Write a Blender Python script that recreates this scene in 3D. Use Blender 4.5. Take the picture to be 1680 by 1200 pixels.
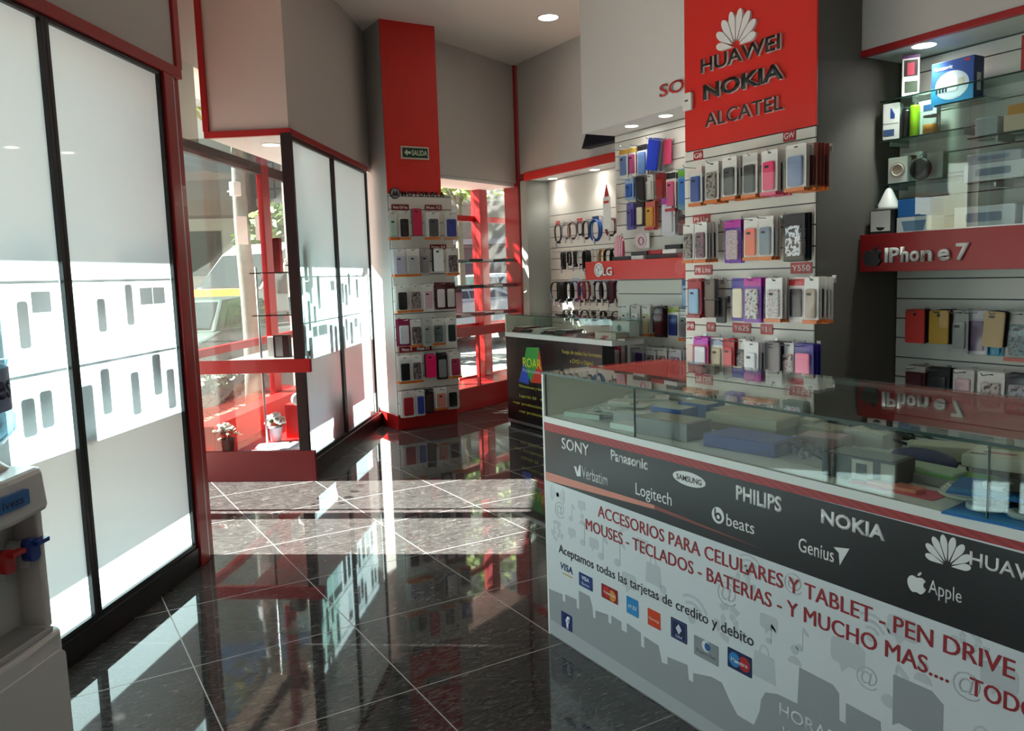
import bpy, bmesh, math, random
from mathutils import Vector, Matrix
random.seed(11)
S = bpy.context.scene
COL = S.collection
for _o in list(bpy.data.objects):
    bpy.data.objects.remove(_o)

# ------------------------------------------------------------------ camera
CAM = Vector((-0.4162, -2.4021, 1.3670))
F_PX, YAW, PITCH, ROLL = 1335.5, 0.53738, -0.11193, -0.03247
def cam_axes():
    f = Vector((math.sin(YAW)*math.cos(PITCH), math.cos(YAW)*math.cos(PITCH), math.sin(PITCH)))
    r = Vector((math.cos(YAW), -math.sin(YAW), 0))
    u = r.cross(f)
    r2 = r*math.cos(ROLL)+u*math.sin(ROLL)
    u2 = -r*math.sin(ROLL)+u*math.cos(ROLL)
    return r2, u2, f
_r, _u, _f = cam_axes()
cd = bpy.data.cameras.new('camera')
cam = bpy.data.objects.new('camera', cd); COL.objects.link(cam)
cd.sensor_width = 36.0; cd.lens = F_PX/1680*36.0; cd.clip_start = 0.02; cd.clip_end = 300
_m = Matrix(((_r.x, _u.x, -_f.x), (_r.y, _u.y, -_f.y), (_r.z, _u.z, -_f.z))).to_4x4()
_m.translation = CAM
cam.matrix_world = _m
S.camera = cam

# ------------------------------------------------------------------ daylight and exposure
SUN_EL = math.radians(43.0)
SUN_DIR = Vector((0.810*math.cos(SUN_EL), -0.5864*math.cos(SUN_EL), -math.sin(SUN_EL)))   # the way light travels
w = bpy.data.worlds.new('sky'); S.world = w; w.use_nodes = True
nt = w.node_tree
sky = nt.nodes.new('ShaderNodeTexSky'); sky.sky_type = 'NISHITA'; sky.sun_disc = False
sky.sun_elevation = SUN_EL; sky.sun_rotation = math.atan2(-SUN_DIR.x, -SUN_DIR.y)
sky.air_density = 1.0; sky.dust_density = 1.5
bg = nt.nodes['Background']; bg.inputs['Strength'].default_value = 0.085
nt.links.new(sky.outputs[0], bg.inputs['Color'])
sl = bpy.data.lights.new('sun', 'SUN'); sl.energy = 20.0; sl.angle = 0.009; sl.color = (1.0, 0.97, 0.925)
so = bpy.data.objects.new('sun', sl); COL.objects.link(so)
so.rotation_euler = SUN_DIR.to_track_quat('-Z', 'Y').to_euler(); so.location = (-8, 6, 9)
vs = S.view_settings
vs.view_transform = 'Standard'; vs.look = 'None'; vs.gamma = 1.0; vs.use_curve_mapping = False
vs.exposure = 1.62

# ------------------------------------------------------------------ materials
def lin(h):
    if isinstance(h, str):
        h = h.lstrip('#'); h = ''.join(c*2 for c in h) if len(h) == 3 else h; v = [int(h[i:i+2], 16)/255 for i in (0, 2, 4)]
    else: v = h
    return tuple(x/12.92 if x <= .04045 else ((x+.055)/1.055)**2.4 for x in v)+(1.0,)
_mc = {}
def P(col, rough=.5, metal=0.0, spec=.5, noise=0.0, nscale=20.0, bump=0.0, coat=0.0, alpha=1.0, emit=0.0, name=None):
    key = (col, rough, metal, spec, noise, nscale, bump, coat, alpha, emit)
    if key in _mc: return _mc[key]
    m = bpy.data.materials.new(name or 'mat_%s' % str(col).strip('#')); m.use_nodes = True
    n = m.node_tree.nodes; l = m.node_tree.links; b = n['Principled BSDF']
    c = lin(col)
    b.inputs['Base Color'].default_value = c; b.inputs['Roughness'].default_value = rough
    b.inputs['Metallic'].default_value = metal; b.inputs['Specular IOR Level'].default_value = spec
    b.inputs['Coat Weight'].default_value = coat; b.inputs['Coat Roughness'].default_value = .05
    b.inputs['Alpha'].default_value = alpha
    if emit:
        b.inputs['Emission Color'].default_value = c; b.inputs['Emission Strength'].default_value = emit
    if noise or bump:
        g = n.new('ShaderNodeNewGeometry'); t = n.new('ShaderNodeTexNoise')
        t.inputs['Scale'].default_value = nscale; t.inputs['Detail'].default_value = 5
        l.new(g.outputs['Position'], t.inputs['Vector'])
        if noise:
            mx = n.new('ShaderNodeMixRGB'); mx.blend_type = 'MULTIPLY'; mx.inputs['Fac'].default_value = 1
            mx.inputs['Color1'].default_value = c
            r = n.new('ShaderNodeMapRange'); r.inputs['To Min'].default_value = 1-noise; r.inputs['To Max'].default_value = 1+noise
            l.new(t.outputs['Fac'], r.inputs['Value']); l.new(r.outputs[0], mx.inputs['Color2'])
            l.new(mx.outputs[0], b.inputs['Base Color'])
        if bump:
            bp = n.new('ShaderNodeBump'); bp.inputs['Strength'].default_value = bump; bp.inputs['Distance'].default_value = .01
            l.new(t.outputs['Fac'], bp.inputs['Height']); l.new(bp.outputs[0], b.inputs['Normal'])
    _mc[key] = m
    return m
def schlick(nt_, ior):
    """how much a surface mirrors at this angle, the same from both of its sides"""
    n = nt_.nodes; l = nt_.links; f0 = ((ior-1)/(ior+1))**2
    lw = n.new('ShaderNodeLayerWeight'); lw.inputs['Blend'].default_value = .5
    pw = n.new('ShaderNodeMath'); pw.operation = 'POWER'; pw.inputs[1].default_value = 5
    ma = n.new('ShaderNodeMath'); ma.operation = 'MULTIPLY_ADD'; ma.inputs[1].default_value = 1-f0; ma.inputs[2].default_value = f0
    l.new(lw.outputs['Facing'], pw.inputs[0]); l.new(pw.outputs[0], ma.inputs[0]); return ma
def glass(name, tint=(.93, .97, .95), ior=1.5, refl_rough=0.0, extra=0.0):
    m = bpy.data.materials.new(name); m.use_nodes = True
    n = m.node_tree.nodes; l = m.node_tree.links; n.clear()
    out = n.new('ShaderNodeOutputMaterial'); mix = n.new('ShaderNodeMixShader'); fr = schlick(m.node_tree, ior)
    tr = n.new('ShaderNodeBsdfTransparent'); gl = n.new('ShaderNodeBsdfGlossy')
    tr.inputs['Color'].default_value = tint+(1,); gl.inputs['Roughness'].default_value = refl_rough
    l.new(fr.outputs[0], mix.inputs['Fac']); l.new(tr.outputs[0], mix.inputs[1]); l.new(gl.outputs[0], mix.inputs[2])
    l.new(mix.outputs[0], out.inputs['Surface'])
    return m
def film_mat():
    m = bpy.data.materials.new('frosted_film'); m.use_nodes = True
    n = m.node_tree.nodes; l = m.node_tree.links; n.clear()
    out = n.new('ShaderNodeOutputMaterial'); mix = n.new('ShaderNodeMixShader'); fr = schlick(m.node_tree, 1.45)
    df = n.new('ShaderNodeBsdfDiffuse'); tl = n.new('ShaderNodeBsdfTranslucent'); gl = n.new('ShaderNodeBsdfGlossy'); m2 = n.new('ShaderNodeMixShader')
    df.inputs['Color'].default_value = lin('#B6C2BF'); tl.inputs['Color'].default_value = lin('#AAC0C6')
    gl.inputs['Roughness'].default_value = .03; m2.inputs['Fac'].default_value = .62
    l.new(df.outputs[0], m2.inputs[1]); l.new(tl.outputs[0], m2.inputs[2])
    l.new(fr.outputs[0], mix.inputs['Fac']); l.new(m2.outputs[0], mix.inputs[1]); l.new(gl.outputs[0], mix.inputs[2])
    l.new(mix.outputs[0], out.inputs['Surface'])
    return m
def floor_mat():
    m = bpy.data.materials.new('polished_dark_marble'); m.use_nodes = True
    n = m.node_tree.nodes; l = m.node_tree.links; b = n['Principled BSDF']
    g = n.new('ShaderNodeNewGeometry')
    # tile number, so that the veins change from tile to tile
    sn = n.new('ShaderNodeVectorMath'); sn.operation = 'SCALE'; sn.inputs['Scale'].default_value = 1/.6
    fl = n.new('ShaderNodeVectorMath'); fl.operation = 'FLOOR'
    of = n.new('ShaderNodeVectorMath'); of.operation = 'MULTIPLY'; of.inputs[1].default_value = (3.7, 5.3, 0)
    ad = n.new('ShaderNodeVectorMath'); ad.operation = 'ADD'
    l.new(g.outputs['Position'], sn.inputs[0]); l.new(sn.outputs[0], fl.inputs[0]); l.new(fl.outputs[0], of.inputs[0])
    l.new(of.outputs[0], ad.inputs[0]); l.new(g.outputs['Position'], ad.inputs[1])
    mp = n.new('ShaderNodeMapping'); mp.inputs['Rotation'].default_value = (0, 0, .6); mp.inputs['Scale'].default_value = (6.0, 19.0, 1)
    l.new(ad.outputs[0], mp.inputs['Vector'])
    n1 = n.new('ShaderNodeTexNoise'); n1.inputs['Scale'].default_value = 1.6; n1.inputs['Detail'].default_value = 9; n1.inputs['Roughness'].default_value = .7; n1.inputs['Distortion'].default_value = 3.2
    l.new(mp.outputs[0], n1.inputs['Vector'])
    cr = n.new('ShaderNodeValToRGB'); e = cr.color_ramp
    e.elements[0].position = .40; e.elements[0].color = (.024, .021, .020, 1)
    e.elements[1].position = .80; e.elements[1].color = (.28, .253, .245, 1)
    x = e.elements.new(.58); x.color = (.062, .056, .054, 1)
    l.new(n1.outputs['Fac'], cr.inputs[0])
    br = n.new('ShaderNodeTexBrick'); br.offset = 0; br.squash = 1
    br.inputs['Scale'].default_value = 1; br.inputs['Brick Width'].default_value = .6; br.inputs['Row Height'].default_value = .6
    br.inputs['Mortar Size'].default_value = .0022; br.inputs['Mortar Smooth'].default_value = .0
    l.new(g.outputs['Position'], br.inputs['Vector'])
    mx = n.new('ShaderNodeMixRGB'); mx.inputs['Color2'].default_value = (.30, .28, .27, 1)
    l.new(br.outputs['Fac'], mx.inputs['Fac']); l.new(cr.outputs[0], mx.inputs['Color1'])
    l.new(mx.outputs[0], b.inputs['Base Color'])
    rm = n.new('ShaderNodeMapRange'); rm.inputs['To Min'].default_value = .035; rm.inputs['To Max'].default_value = .5
    l.new(br.outputs['Fac'], rm.inputs['Value']); l.new(rm.outputs[0], b.inputs['Roughness'])
    b.inputs['Specular IOR Level'].default_value = .62
    return m
def slat_mat(col):
    return P(col, .45, noise=.03, nscale=3)

M = dict(
    wall=P('#C2BDB8', .75, noise=.02, nscale=4), wall_white=P('#E2E1DE', .6, noise=.015, nscale=4), ceil=P('#E9E2DA', .85),
    pilaster=P('#605D57', .7, noise=.03, nscale=3), red=P('#A01317', .32, coat=.25), red_sign=P('#D8261E', .4), red_dark=P('#A01318', .4),
    red_base=P('#9E1416', .3, coat=.3), white=P('#ECEBE7', .45), slat=P('#DEDCD3', .45), black=P('#0B0A0B', .35), blackm=P('#141314', .6),
    chrome=P('#C9CACC', .2, metal=1), alu=P('#B9BBBD', .35, metal=1), dgrey=P('#3A3A3C', .5), grey=P('#8B8B8D', .5),
    glass=glass('window_glass'), cglass=glass('counter_glass', (.90, .955, .93), 1.62), shelf_glass=glass('shelf_glass', (.80, .92, .87), 1.5),
    film=film_mat(), floor=floor_mat(), tint=glass('street_dimming_glass', (.74, .76, .755), 1.5), clear=glass('clear_plastic', (.95, .96, .96), 1.42, .06),
    gedge=P('#1E3B33', .15, spec=.8),
)
# ------------------------------------------------------------------ mesh helpers
class MB:
    def __init__(s): s.bm = bmesh.new(); s.smooth = False
    def _tag(s, fs, mat, smooth):
        for f in fs: f.material_index = mat; f.smooth = smooth
    def box(s, x0, x1, y0, y1, z0, z1, mat=0, mtx=None):
        vs = [s.bm.verts.new(Vector(p) if mtx is None else mtx @ Vector(p)) for p in
              ((x0,y0,z0),(x1,y0,z0),(x1,y1,z0),(x0,y1,z0),(x0,y0,z1),(x1,y0,z1),(x1,y1,z1),(x0,y1,z1))]
        fs = [s.bm.faces.new([vs[i] for i in q]) for q in ((3,2,1,0),(4,5,6,7),(0,1,5,4),(1,2,6,5),(2,3,7,6),(3,0,4,7))]
        s._tag(fs, mat, False); return s
    def prism(s, poly, y0, y1, mat=0, mtx=None, smooth=False):
        """outline in x,z (counter-clockwise seen from -y), pushed from y0 (front) to y1"""
        n = len(poly); T = (lambda p: Vector(p)) if mtx is None else (lambda p: mtx @ Vector(p))
        a = [s.bm.verts.new(T((x, y0, z))) for x, z in poly]; b = [s.bm.verts.new(T((x, y1, z))) for x, z in poly]
        fs = [s.bm.faces.new(a), s.bm.faces.new(b[::-1])]
        s._tag(fs, mat, False)
        sd = [s.bm.faces.new((a[(i+1) % n], a[i], b[i], b[(i+1) % n])) for i in range(n)]
        s._tag(sd, mat, smooth); return s
    def slab(s, poly, z0, z1, mat=0):
        """outline in x,y, raised from z0 to z1"""
        n = len(poly)
        a = [s.bm.verts.new((x, y, z0)) for x, y in poly]; b = [s.bm.verts.new((x, y, z1)) for x, y in poly]
        fs = [s.bm.faces.new(a[::-1]), s.bm.faces.new(b)]+[s.bm.faces.new((a[i], a[(i+1) % n], b[(i+1) % n], b[i])) for i in range(n)]
        s._tag(fs, mat, False); return s
    def rrect(s, cx, cz, w, h, r, y0, y1, mat=0, seg=5, mtx=None, smooth=True):
        return s.prism(rr(cx, cz, w, h, r, seg), y0, y1, mat, mtx, smooth)
    def cyl(s, p0, p1, r0, r1=None, seg=16, mat=0, cap=True, smooth=True):
        p0 = Vector(p0); p1 = Vector(p1); r1 = r0 if r1 is None else r1
        q = (p1-p0).to_track_quat('Z', 'Y')
        A = []; B = []
        for i in range(seg):
            t = 2*math.pi*i/seg; v = Vector((math.cos(t), math.sin(t), 0))
            A.append(s.bm.verts.new(p0+q @ (v*r0))); B.append(s.bm.verts.new(p1+q @ (v*r1)))
        s._tag([s.bm.faces.new((A[i], A[(i+1) % seg], B[(i+1) % seg], B[i])) for i in range(seg)], mat, smooth)
        if cap: s._tag([s.bm.faces.new(A[::-1]), s.bm.faces.new(B)], mat, False)
        return s
    def lathe(s, prof, c=(0,0,0), seg=24, mat=0, sx=1, sy=1, smooth=True, axis=None, cap=True):
        c = Vector(c); rings = []
        q = Matrix.Identity(3) if axis is None else Vector(axis).to_track_quat('Z', 'Y').to_matrix()
        for r, z in prof:
            rings.append([s.bm.verts.new(c+q @ Vector((r*sx*math.cos(2*math.pi*i/seg), r*sy*math.sin(2*math.pi*i/seg), z))) for i in range(seg)])
        fs = []
        for a, b in zip(rings, rings[1:]):
            fs += [s.bm.faces.new((a[i], a[(i+1) % seg], b[(i+1) % seg], b[i])) for i in range(seg)]
        s._tag(fs, mat, smooth)
        if cap: s._tag([s.bm.faces.new(rings[0][::-1]), s.bm.faces.new(rings[-1])], mat, False)
        return s
    def tube(s, pts, r, seg=8, mat=0, closed=False):
        pts = [Vector(p) for p in pts]; n = len(pts); rings = []; prev = None
        for i in range(n):
            if closed: t = pts[(i+1) % n]-pts[i-1]
            else: t = pts[min(i+1, n-1)]-pts[max(i-1, 0)]
            if t.length < 1e-9: t = Vector((0, 0, 1))
            t.normalize()
            if prev is None: nx = t.orthogonal().normalized()
            else:
                nx = prev-t*prev.dot(t); nx = nx.normalized() if nx.length > 1e-6 else t.orthogonal().normalized()
            prev = nx; ny = t.cross(nx)
            rad = r[i] if isinstance(r, (list, tuple)) else r
            rings.append([s.bm.verts.new(pts[i]+nx*rad*math.cos(2*math.pi*k/seg)+ny*rad*math.sin(2*math.pi*k/seg)) for k in range(seg)])
        fs = []
        for i in range(n if closed else n-1):
            a = rings[i]; b = rings[(i+1) % n]
            fs += [s.bm.faces.new((a[k], a[(k+1) % seg], b[(k+1) % seg], b[k])) for k in range(seg)]
        if not closed: fs += [s.bm.faces.new(rings[0][::-1]), s.bm.faces.new(rings[-1])]
        s._tag(fs, mat, True); return s
    def ell(s, c, r, mat=0, seg=14, rings=8):
        c = Vector(c); r = Vector(r) if not isinstance(r, (int, float)) else Vector((r, r, r)); R = []
        top = s.bm.verts.new(c+Vector((0, 0, r.z))); bot = s.bm.verts.new(c-Vector((0, 0, r.z)))
        for j in range(1, rings):
            a = math.pi*j/rings
            R.append([s.bm.verts.new(c+Vector((r.x*math.sin(a)*math.cos(2*math.pi*i/seg), r.y*math.sin(a)*math.sin(2*math.pi*i/seg), r.z*math.cos(a)))) for i in range(seg)])
        fs = [s.bm.faces.new((top, R[0][i], R[0][(i+1) % seg])) for i in range(seg)]+[s.bm.faces.new((bot, R[-1][(i+1) % seg], R[-1][i])) for i in range(seg)]
        for a, b in zip(R, R[1:]): fs += [s.bm.faces.new((a[i], b[i], b[(i+1) % seg], a[(i+1) % seg])) for i in range(seg)]
        s._tag(fs, mat, True); return s
    def quad(s, pts, mat=0):
        s._tag([s.bm.faces.new([s.bm.verts.new(p) for p in pts])], mat, False); return s
    def mesh(s, name, mats):
        me = bpy.data.meshes.new(name)
        if len(s.bm.faces) > 5: bmesh.ops.recalc_face_normals(s.bm, faces=list(s.bm.faces))
        s.bm.normal_update(); s.bm.to_mesh(me); s.bm.free()
        for m in (mats if isinstance(mats, (list, tuple)) else [mats]): me.materials.append(M[m] if isinstance(m, str) and m in M else (P(m) if isinstance(m, str) else m))
        return me
def rr(cx, cz, w, h, r, seg=5):
    r = min(r, w/2-1e-5, h/2-1e-5); pts = []
    for k, (sx, sz) in enumerate(((1, -1), (1, 1), (-1, 1), (-1, -1))):
        ox = cx+sx*(w/2-r); oz = cz+sz*(h/2-r)
        for i in range(seg+1):
            a = math.pi/2*(k-1)+math.pi/2*i/seg
            pts.append((ox+r*math.cos(a), oz+r*math.sin(a)))
    return pts
def circ(cx, cz, rx, rz=None, n=28, a0=0, a1=2*math.pi, close=True):
    rz = rx if rz is None else rz
    return [(cx+rx*math.cos(a0+(a1-a0)*i/n), cz+rz*math.sin(a0+(a1-a0)*i/n)) for i in range(n if close else n+1)]
def link(name, me, parent=None, loc=(0, 0, 0), rot=(0, 0, 0), scale=None):
    o = bpy.data.objects.new(name, me); COL.objects.link(o)
    o.location = loc; o.rotation_euler = rot
    if scale: o.scale = scale
    if parent is not None: o.parent = parent
    return o
def obj(name, mb, mats, parent=None, loc=(0, 0, 0), rot=(0, 0, 0), bevel=0, label=None):
    o = link(name, mb.mesh(name, mats), parent, loc, rot)
    if bevel:
        b = o.modifiers.new('bevel', 'BEVEL'); b.width = bevel; b.segments = 2; b.limit_method = 'ANGLE'; b.angle_limit = .9
    if label: o['label'] = label
    return o
def tag(o, label, cat, group=None, kind=None):
    o['label'] = label; o['category'] = cat
    if group: o['group'] = group
    if kind: o['kind'] = kind
    return o
def thing(name, label, cat, loc=(0, 0, 0), rotz=0, group=None, rot=None):
    o = bpy.data.objects.new(name, None); COL.objects.link(o); o.empty_display_size = .05
    o.location = loc; o.rotation_euler = rot if rot else (0, 0, rotz)
    return tag(o, label, cat, group)
def struct(name, mb, mats, frame=None, bevel=0):
    o = obj(name, mb, mats, None, bevel=bevel)
    if frame: o.location = frame.o; o.rotation_euler = (0, 0, frame.a)
    o['kind'] = 'structure'; return o
class Frame:
    """x to the right along the surface as one faces it, y away into it, z up"""
    def __init__(s, o, a): s.o = Vector((o[0], o[1], 0)); s.a = a; s.R = Matrix.Rotation(a, 3, 'Z')
    def p(s, x, y, z): return s.o+s.R @ Vector((x, y, z))
    def inv(s, P): return s.R.transposed() @ (Vector(P)-s.o)
    def front(s, x, z, q, y=0.0):
        """the point q nearer than the surface (at y) that the eye sees at x, z of the surface"""
        W = s.p(x, y, z); c = s.inv(CAM); l = s.inv(W)
        k = ((y-q)-c.y)/(l.y-c.y)
        return s.inv(CAM+(W-CAM)*k)
D_ = Vector((.583, .8125)); N_ = Vector((-.8125, .583))
FL = Frame((-.285, 1.003), math.atan2(.8125, .583))            # glazed corner front, x runs into the shop
F3 = Frame((3.287, 4.80), math.atan2(.408, .913))               # window bay beyond the red column
FM = Frame((2.40, 4.36), 0)                                     # face of the narrow red column
def FR(x, y0): return Frame((x, y0), -math.pi/2)                # anything along the right-hand wall
FH = FR(3.3, 1.567); FLG = FR(3.65, 3.17); FLB = FR(4.0, 3.16); FIP = FR(3.66, .563); FIB = FR(4.03, .563); FRE = FR(4.58, 5.05)
FC = FR(1.2, .10); FRO = FR(3.33, 3.98)

# ------------------------------------------------------------------ lettering
_tc = {}
def text_mesh(s, w, h, ext=.0012, mat='white', bold=0.0, shear=0.0, sp=1.0):
    key = (s, round(w, 4), round(h, 4), ext, str(mat), bold, shear, sp)
    if key in _tc: return _tc[key]
    cu = bpy.data.curves.new('lettering', 'FONT'); cu.body = s; cu.size = 1; cu.offset = bold; cu.shear = shear; cu.space_character = sp
    cu.resolution_u = 3
    o = bpy.data.objects.new('lettering', cu)
    me = bpy.data.meshes.new_from_object(o)
    bpy.data.objects.remove(o); bpy.data.curves.remove(cu)
    bm = bmesh.new(); bm.from_mesh(me); bpy.data.meshes.remove(me)
    xs = [v.co.x for v in bm.verts]; ys = [v.co.y for v in bm.verts]
    x0, x1, y0, y1 = min(xs), max(xs), min(ys), max(ys)
    for v in bm.verts:
        v.co = Vector(((v.co.x-x0)/(x1-x0)*w, 0, (v.co.y-y0)/(y1-y0)*h))
    bmesh.ops.remove_doubles(bm, verts=bm.verts, dist=1e-6)
    r = bmesh.ops.extrude_face_region(bm, geom=list(bm.faces))
    for e in r['geom']:
        if isinstance(e, bmesh.types.BMVert): e.co.y -= ext
    bmesh.ops.recalc_face_normals(bm, faces=list(bm.faces))
    me = bpy.data.meshes.new('lettering'); bm.to_mesh(me); bm.free()
    me.materials.append(M[mat] if isinstance(mat, str) and mat in M else (P(mat) if isinstance(mat, str) else mat))
    _tc[key] = me
    return me
def lettering(parent, s, x, y, z, w, h, mat='white', ext=.0012, bold=0.0, shear=0.0, sp=1.0, roty=0.0, name='lettering', label=None):
    """flat letters facing -y; x, z is the lower left corner"""
    o = link(name, text_mesh(s, w, h, ext, mat, bold, shear, sp), parent, (x, y, z), (0, roty, 0))
    if label: o['label'] = label
    return o
ORD = ['first', 'second', 'third', 'fourth', 'fifth', 'sixth', 'seventh', 'eighth', 'ninth', 'tenth', 'eleventh', 'twelfth']
# ------------------------------------------------------------------ the shop shell
ZC = 3.57
poly = [FL.p(-6.2, .95, 0), FL.p(4.95, .95, 0), (2.9, 5.3, 0), F3.p(-.3, .55, 0), F3.p(1.5, .55, 0), (4.75, 5.9, 0), (4.75, -5.6, 0), (-3.2, -5.6, 0)]
poly = [(p[0], p[1]) for p in poly][::-1]
struct('floor', MB().slab(poly, -.12, 0), 'floor')
struct('ceiling', MB().slab(poly, ZC, ZC+.15), 'ceil')
struct('wall_back', MB().box(-3.6, 4.8, -5.7, -5.6, 0, ZC), P('#5E544E', .8))
struct('wall_back_left', MB().box(-6.4, -6.2, 0, .95, 0, ZC), 'wall', FL)
# left front: bulkhead over the near show window
b = MB().box(-6.2, 1.0, 0, .55, 2.38, ZC); struct('wall_left_near', b, 'wall', FL)
b = MB().box(2.51, 4.68, .0, .55, 2.36, ZC); struct('wall_left_far', b, 'wall', FL)
b = MB().box(-6.2, 5.0, .9, 1.0, 2.95, ZC); b.box(.9, 3.12, .9, 1.0, 2.39, 2.95); struct('wall_entrance', b, 'wall', FL)
b = MB().box(-6.2, 1.02, -.02, .12, 2.335, 2.385); struct('trim_1', b, 'red_dark', FL, .003)
b = MB().box(.985, 1.04, -.015, .57, 2.385, ZC); struct('trim_2', b, 'red_dark', FL, .003)
b = MB().box(2.49, 4.47, -.018, .0, 2.322, 2.365); b.box(2.49, 2.512, 0, .57, 2.322, 2.365); b.box(2.49, 2.512, .535, .575, 2.365, ZC)
struct('trim_3', b, 'red_dark', FL, .003)
b = MB().box(2.512, 4.6, 0, .55, 2.325, 2.36); struct('ceiling_soffit_left', b, 'wall_white', FL)
b = MB().box(-6.2, .985, 0, .55, 2.345, 2.38); struct('ceiling_soffit_near', b, 'wall_white', FL)
# posts between the two show windows and the doorway
b = MB().box(.845, .93, -.02, .10, 0, 2.335); b.box(.93, .955, -.012, .10, 0, 2.335, 1); b.box(.955, 1.02, .0, .12, 0, 2.335)
post = struct('trim_post', b, ['red', 'alu'], FL, .004)
# column and its neighbours
struct('wall_column', MB().box(2.40, 2.915, 4.36, 4.98, 0, ZC), P('#A9A8A4', .75))
b = MB().box(2.397, 2.918, 4.348, 4.36, 2.105, ZC); struct('trim_column_red', b, 'red_sign')
b = MB().box(2.385, 2.40, 4.35, 4.97, 0, .135); b.box(2.385, 2.99, 4.335, 4.36, 0, .135); b.box(2.915, 2.99, 4.36, 4.80, 0, .135); struct('trim_column_base', b, 'red_base', None, .004)
b = MB(); b.prism([(0, 0), (1, 0), (1, ZC), (0, ZC)], 0, .1, 0, Matrix.Translation((1.83, 5.62, 0)) @ Matrix.Rotation(math.atan2(-.66, .6), 4, 'Z') @ Matrix.Diagonal((.95, 1, 1, 1)))
struct('wall_corner', b, 'wall')
b = MB().box(-.75, 1.1, .0, .1, 2.335, ZC); struct('wall_window_header', b, 'wall', F3)
b = MB().box(-.4, 1.1, .02, .52, 2.30, 2.335); struct('ceiling_soffit_window', b, 'wall_white', F3)
b = MB().box(1.06, 1.27, -.03, .16, 0, ZC); struct('trim_window_post', b, 'red', F3, .004)
b = MB().box(-.75, 1.3, .45, .55, 2.34, ZC); b.box(1.84, 1.95, .2, .55, 0, ZC); struct('wall_window_outer', b, 'wall', F3)
# right-hand wall: cable recess, two bays and the big column
struct('wall_right', MB().box(4.60, 4.75, -5.6, 5.9, 0, ZC), 'wall')
b = MB().box(4.275, 4.6, 3.0, 5.17, 2.43, ZC); struct('wall_right_far', b, 'wall')
b = MB().box(4.262, 4.29, 3.05, 5.08, 2.345, 2.43); struct('trim_recess', b, 'red_sign', None, .003)
struct('ceiling_soffit_recess', MB().box(4.29, 4.6, 3.05, 5.08, 2.352, 2.43), 'wall_white')
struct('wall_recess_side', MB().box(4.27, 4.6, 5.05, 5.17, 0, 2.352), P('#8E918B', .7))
b = MB().box(3.65, 4.275, 1.5, 3.17, 2.495, ZC); struct('wall_right_bay', b, 'wall_white')
b = MB().box(3.3, 4.6, .57, 1.567, 0, ZC); struct('wall_big_column', b, 'pilaster')
b = MB().box(3.66, 4.6, -5.6, .57, 2.52, ZC); struct('wall_right_near', b, 'wall')
b = MB().box(3.648, 3.68, -5.6, .568, 2.487, 2.522); struct('trim_bay', b, 'red_dark', None, .002)
struct('ceiling_soffit_bay', MB().box(3.68, 4.05, -5.6, .57, 2.495, 2.52), P('#C9CDC8', .6))
# ------------------------------------------------------------------ slatwalls with their hooks
PITCH = .115
def slatwall(name, frame, x0, x1, z0, z1, label, phase=0.0, yb=.0, th=.02, cat='slatwall'):
    t = thing(name, label, cat, frame.p((x0+x1)/2, yb-th-.001, z0), frame.a)
    cx = (x0+x1)/2; b = MB()
    b.box(x0-cx, x1-cx, th*.55, th, 0, z1-z0, 1)
    z = z1-phase; first = True
    zs = [z1]
    while z > z0+.02:
        if z < z1-.005: zs.append(z)
        z -= PITCH
    zs.append(z0)
    for a, c in zip(zs, zs[1:]):
        b.box(x0-cx, x1-cx, 0, th*.6, c-z0+.0035, a-z0-.0035)
    obj('board', b, ['slat', 'dgrey'], t, bevel=0)
    t['_x'] = cx; t['_z'] = z0
    return t
_hook = MB().tube([(0, 0, 0), (0, -.05, 0), (0, -.19, .004), (0, -.205, .018)], .0028, 6, 0).box(-.012, .012, -.004, .002, -.02, .02).mesh('hook', 'alu')
def hook(wall, frame, x, z, yb=0.0):
    # the peg is a part of the slatwall it is clipped into
    link('hook', _hook, wall, (x-wall['_x'], 0, z-wall['_z']))

# ------------------------------------------------------------------ retail packs
def orange(): return '#D9701E'
_pm = {}
def cached(key, fn):
    if key not in _pm: _pm[key] = fn()
    return _pm[key]
def me_card(w, h, col, hdr=.0):
    def f():
        b = MB(); n = rr(0, -h/2, w, h, .008, 4)
        b.prism(n, -.001, .001)
        b.rrect(0, -.014, .024, .007, .0034, -.0016, -.0011, 1, 3)     # hang hole
        return b.mesh('card', [col, 'dgrey'])
    return cached(('card', round(w, 3), round(h, 3), col), f)
def me_case(w, h, col, rough, pat):
    def f():
        b = MB(); b.rrect(0, -h/2, w, h, .012, -.012, -.002, 0, 5)
        b.rrect(0, -h/2, w-.008, h-.008, .009, -.0135, -.012, 0, 5)
        return b.mesh('phone_case', [pattern(pat, col, rough) if pat else P(col, rough, coat=.2)])
    return cached(('case', round(w, 3), round(h, 3), col, rough, pat), f)
def me_cut(kind):
    def f():
        b = MB()
        if kind == 'dot': b.prism(circ(0, 0, .009, n=16), -.0012, 0)
        else: b.rrect(0, 0, .03, .014, .0065, -.0012, 0, 0, 4)
        return b.mesh('camera_cutout', P('#101012', .3))
    return cached(('cut', kind), f)
def me_strip(w, h, col, tilt=0):
    def f():
        b = MB().box(-w/2, w/2, -.0155, .0015, 0, h); return b.mesh('base_strip', P(col, .4))
    return cached(('strip', round(w, 3), round(h, 3), col), f)
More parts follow.
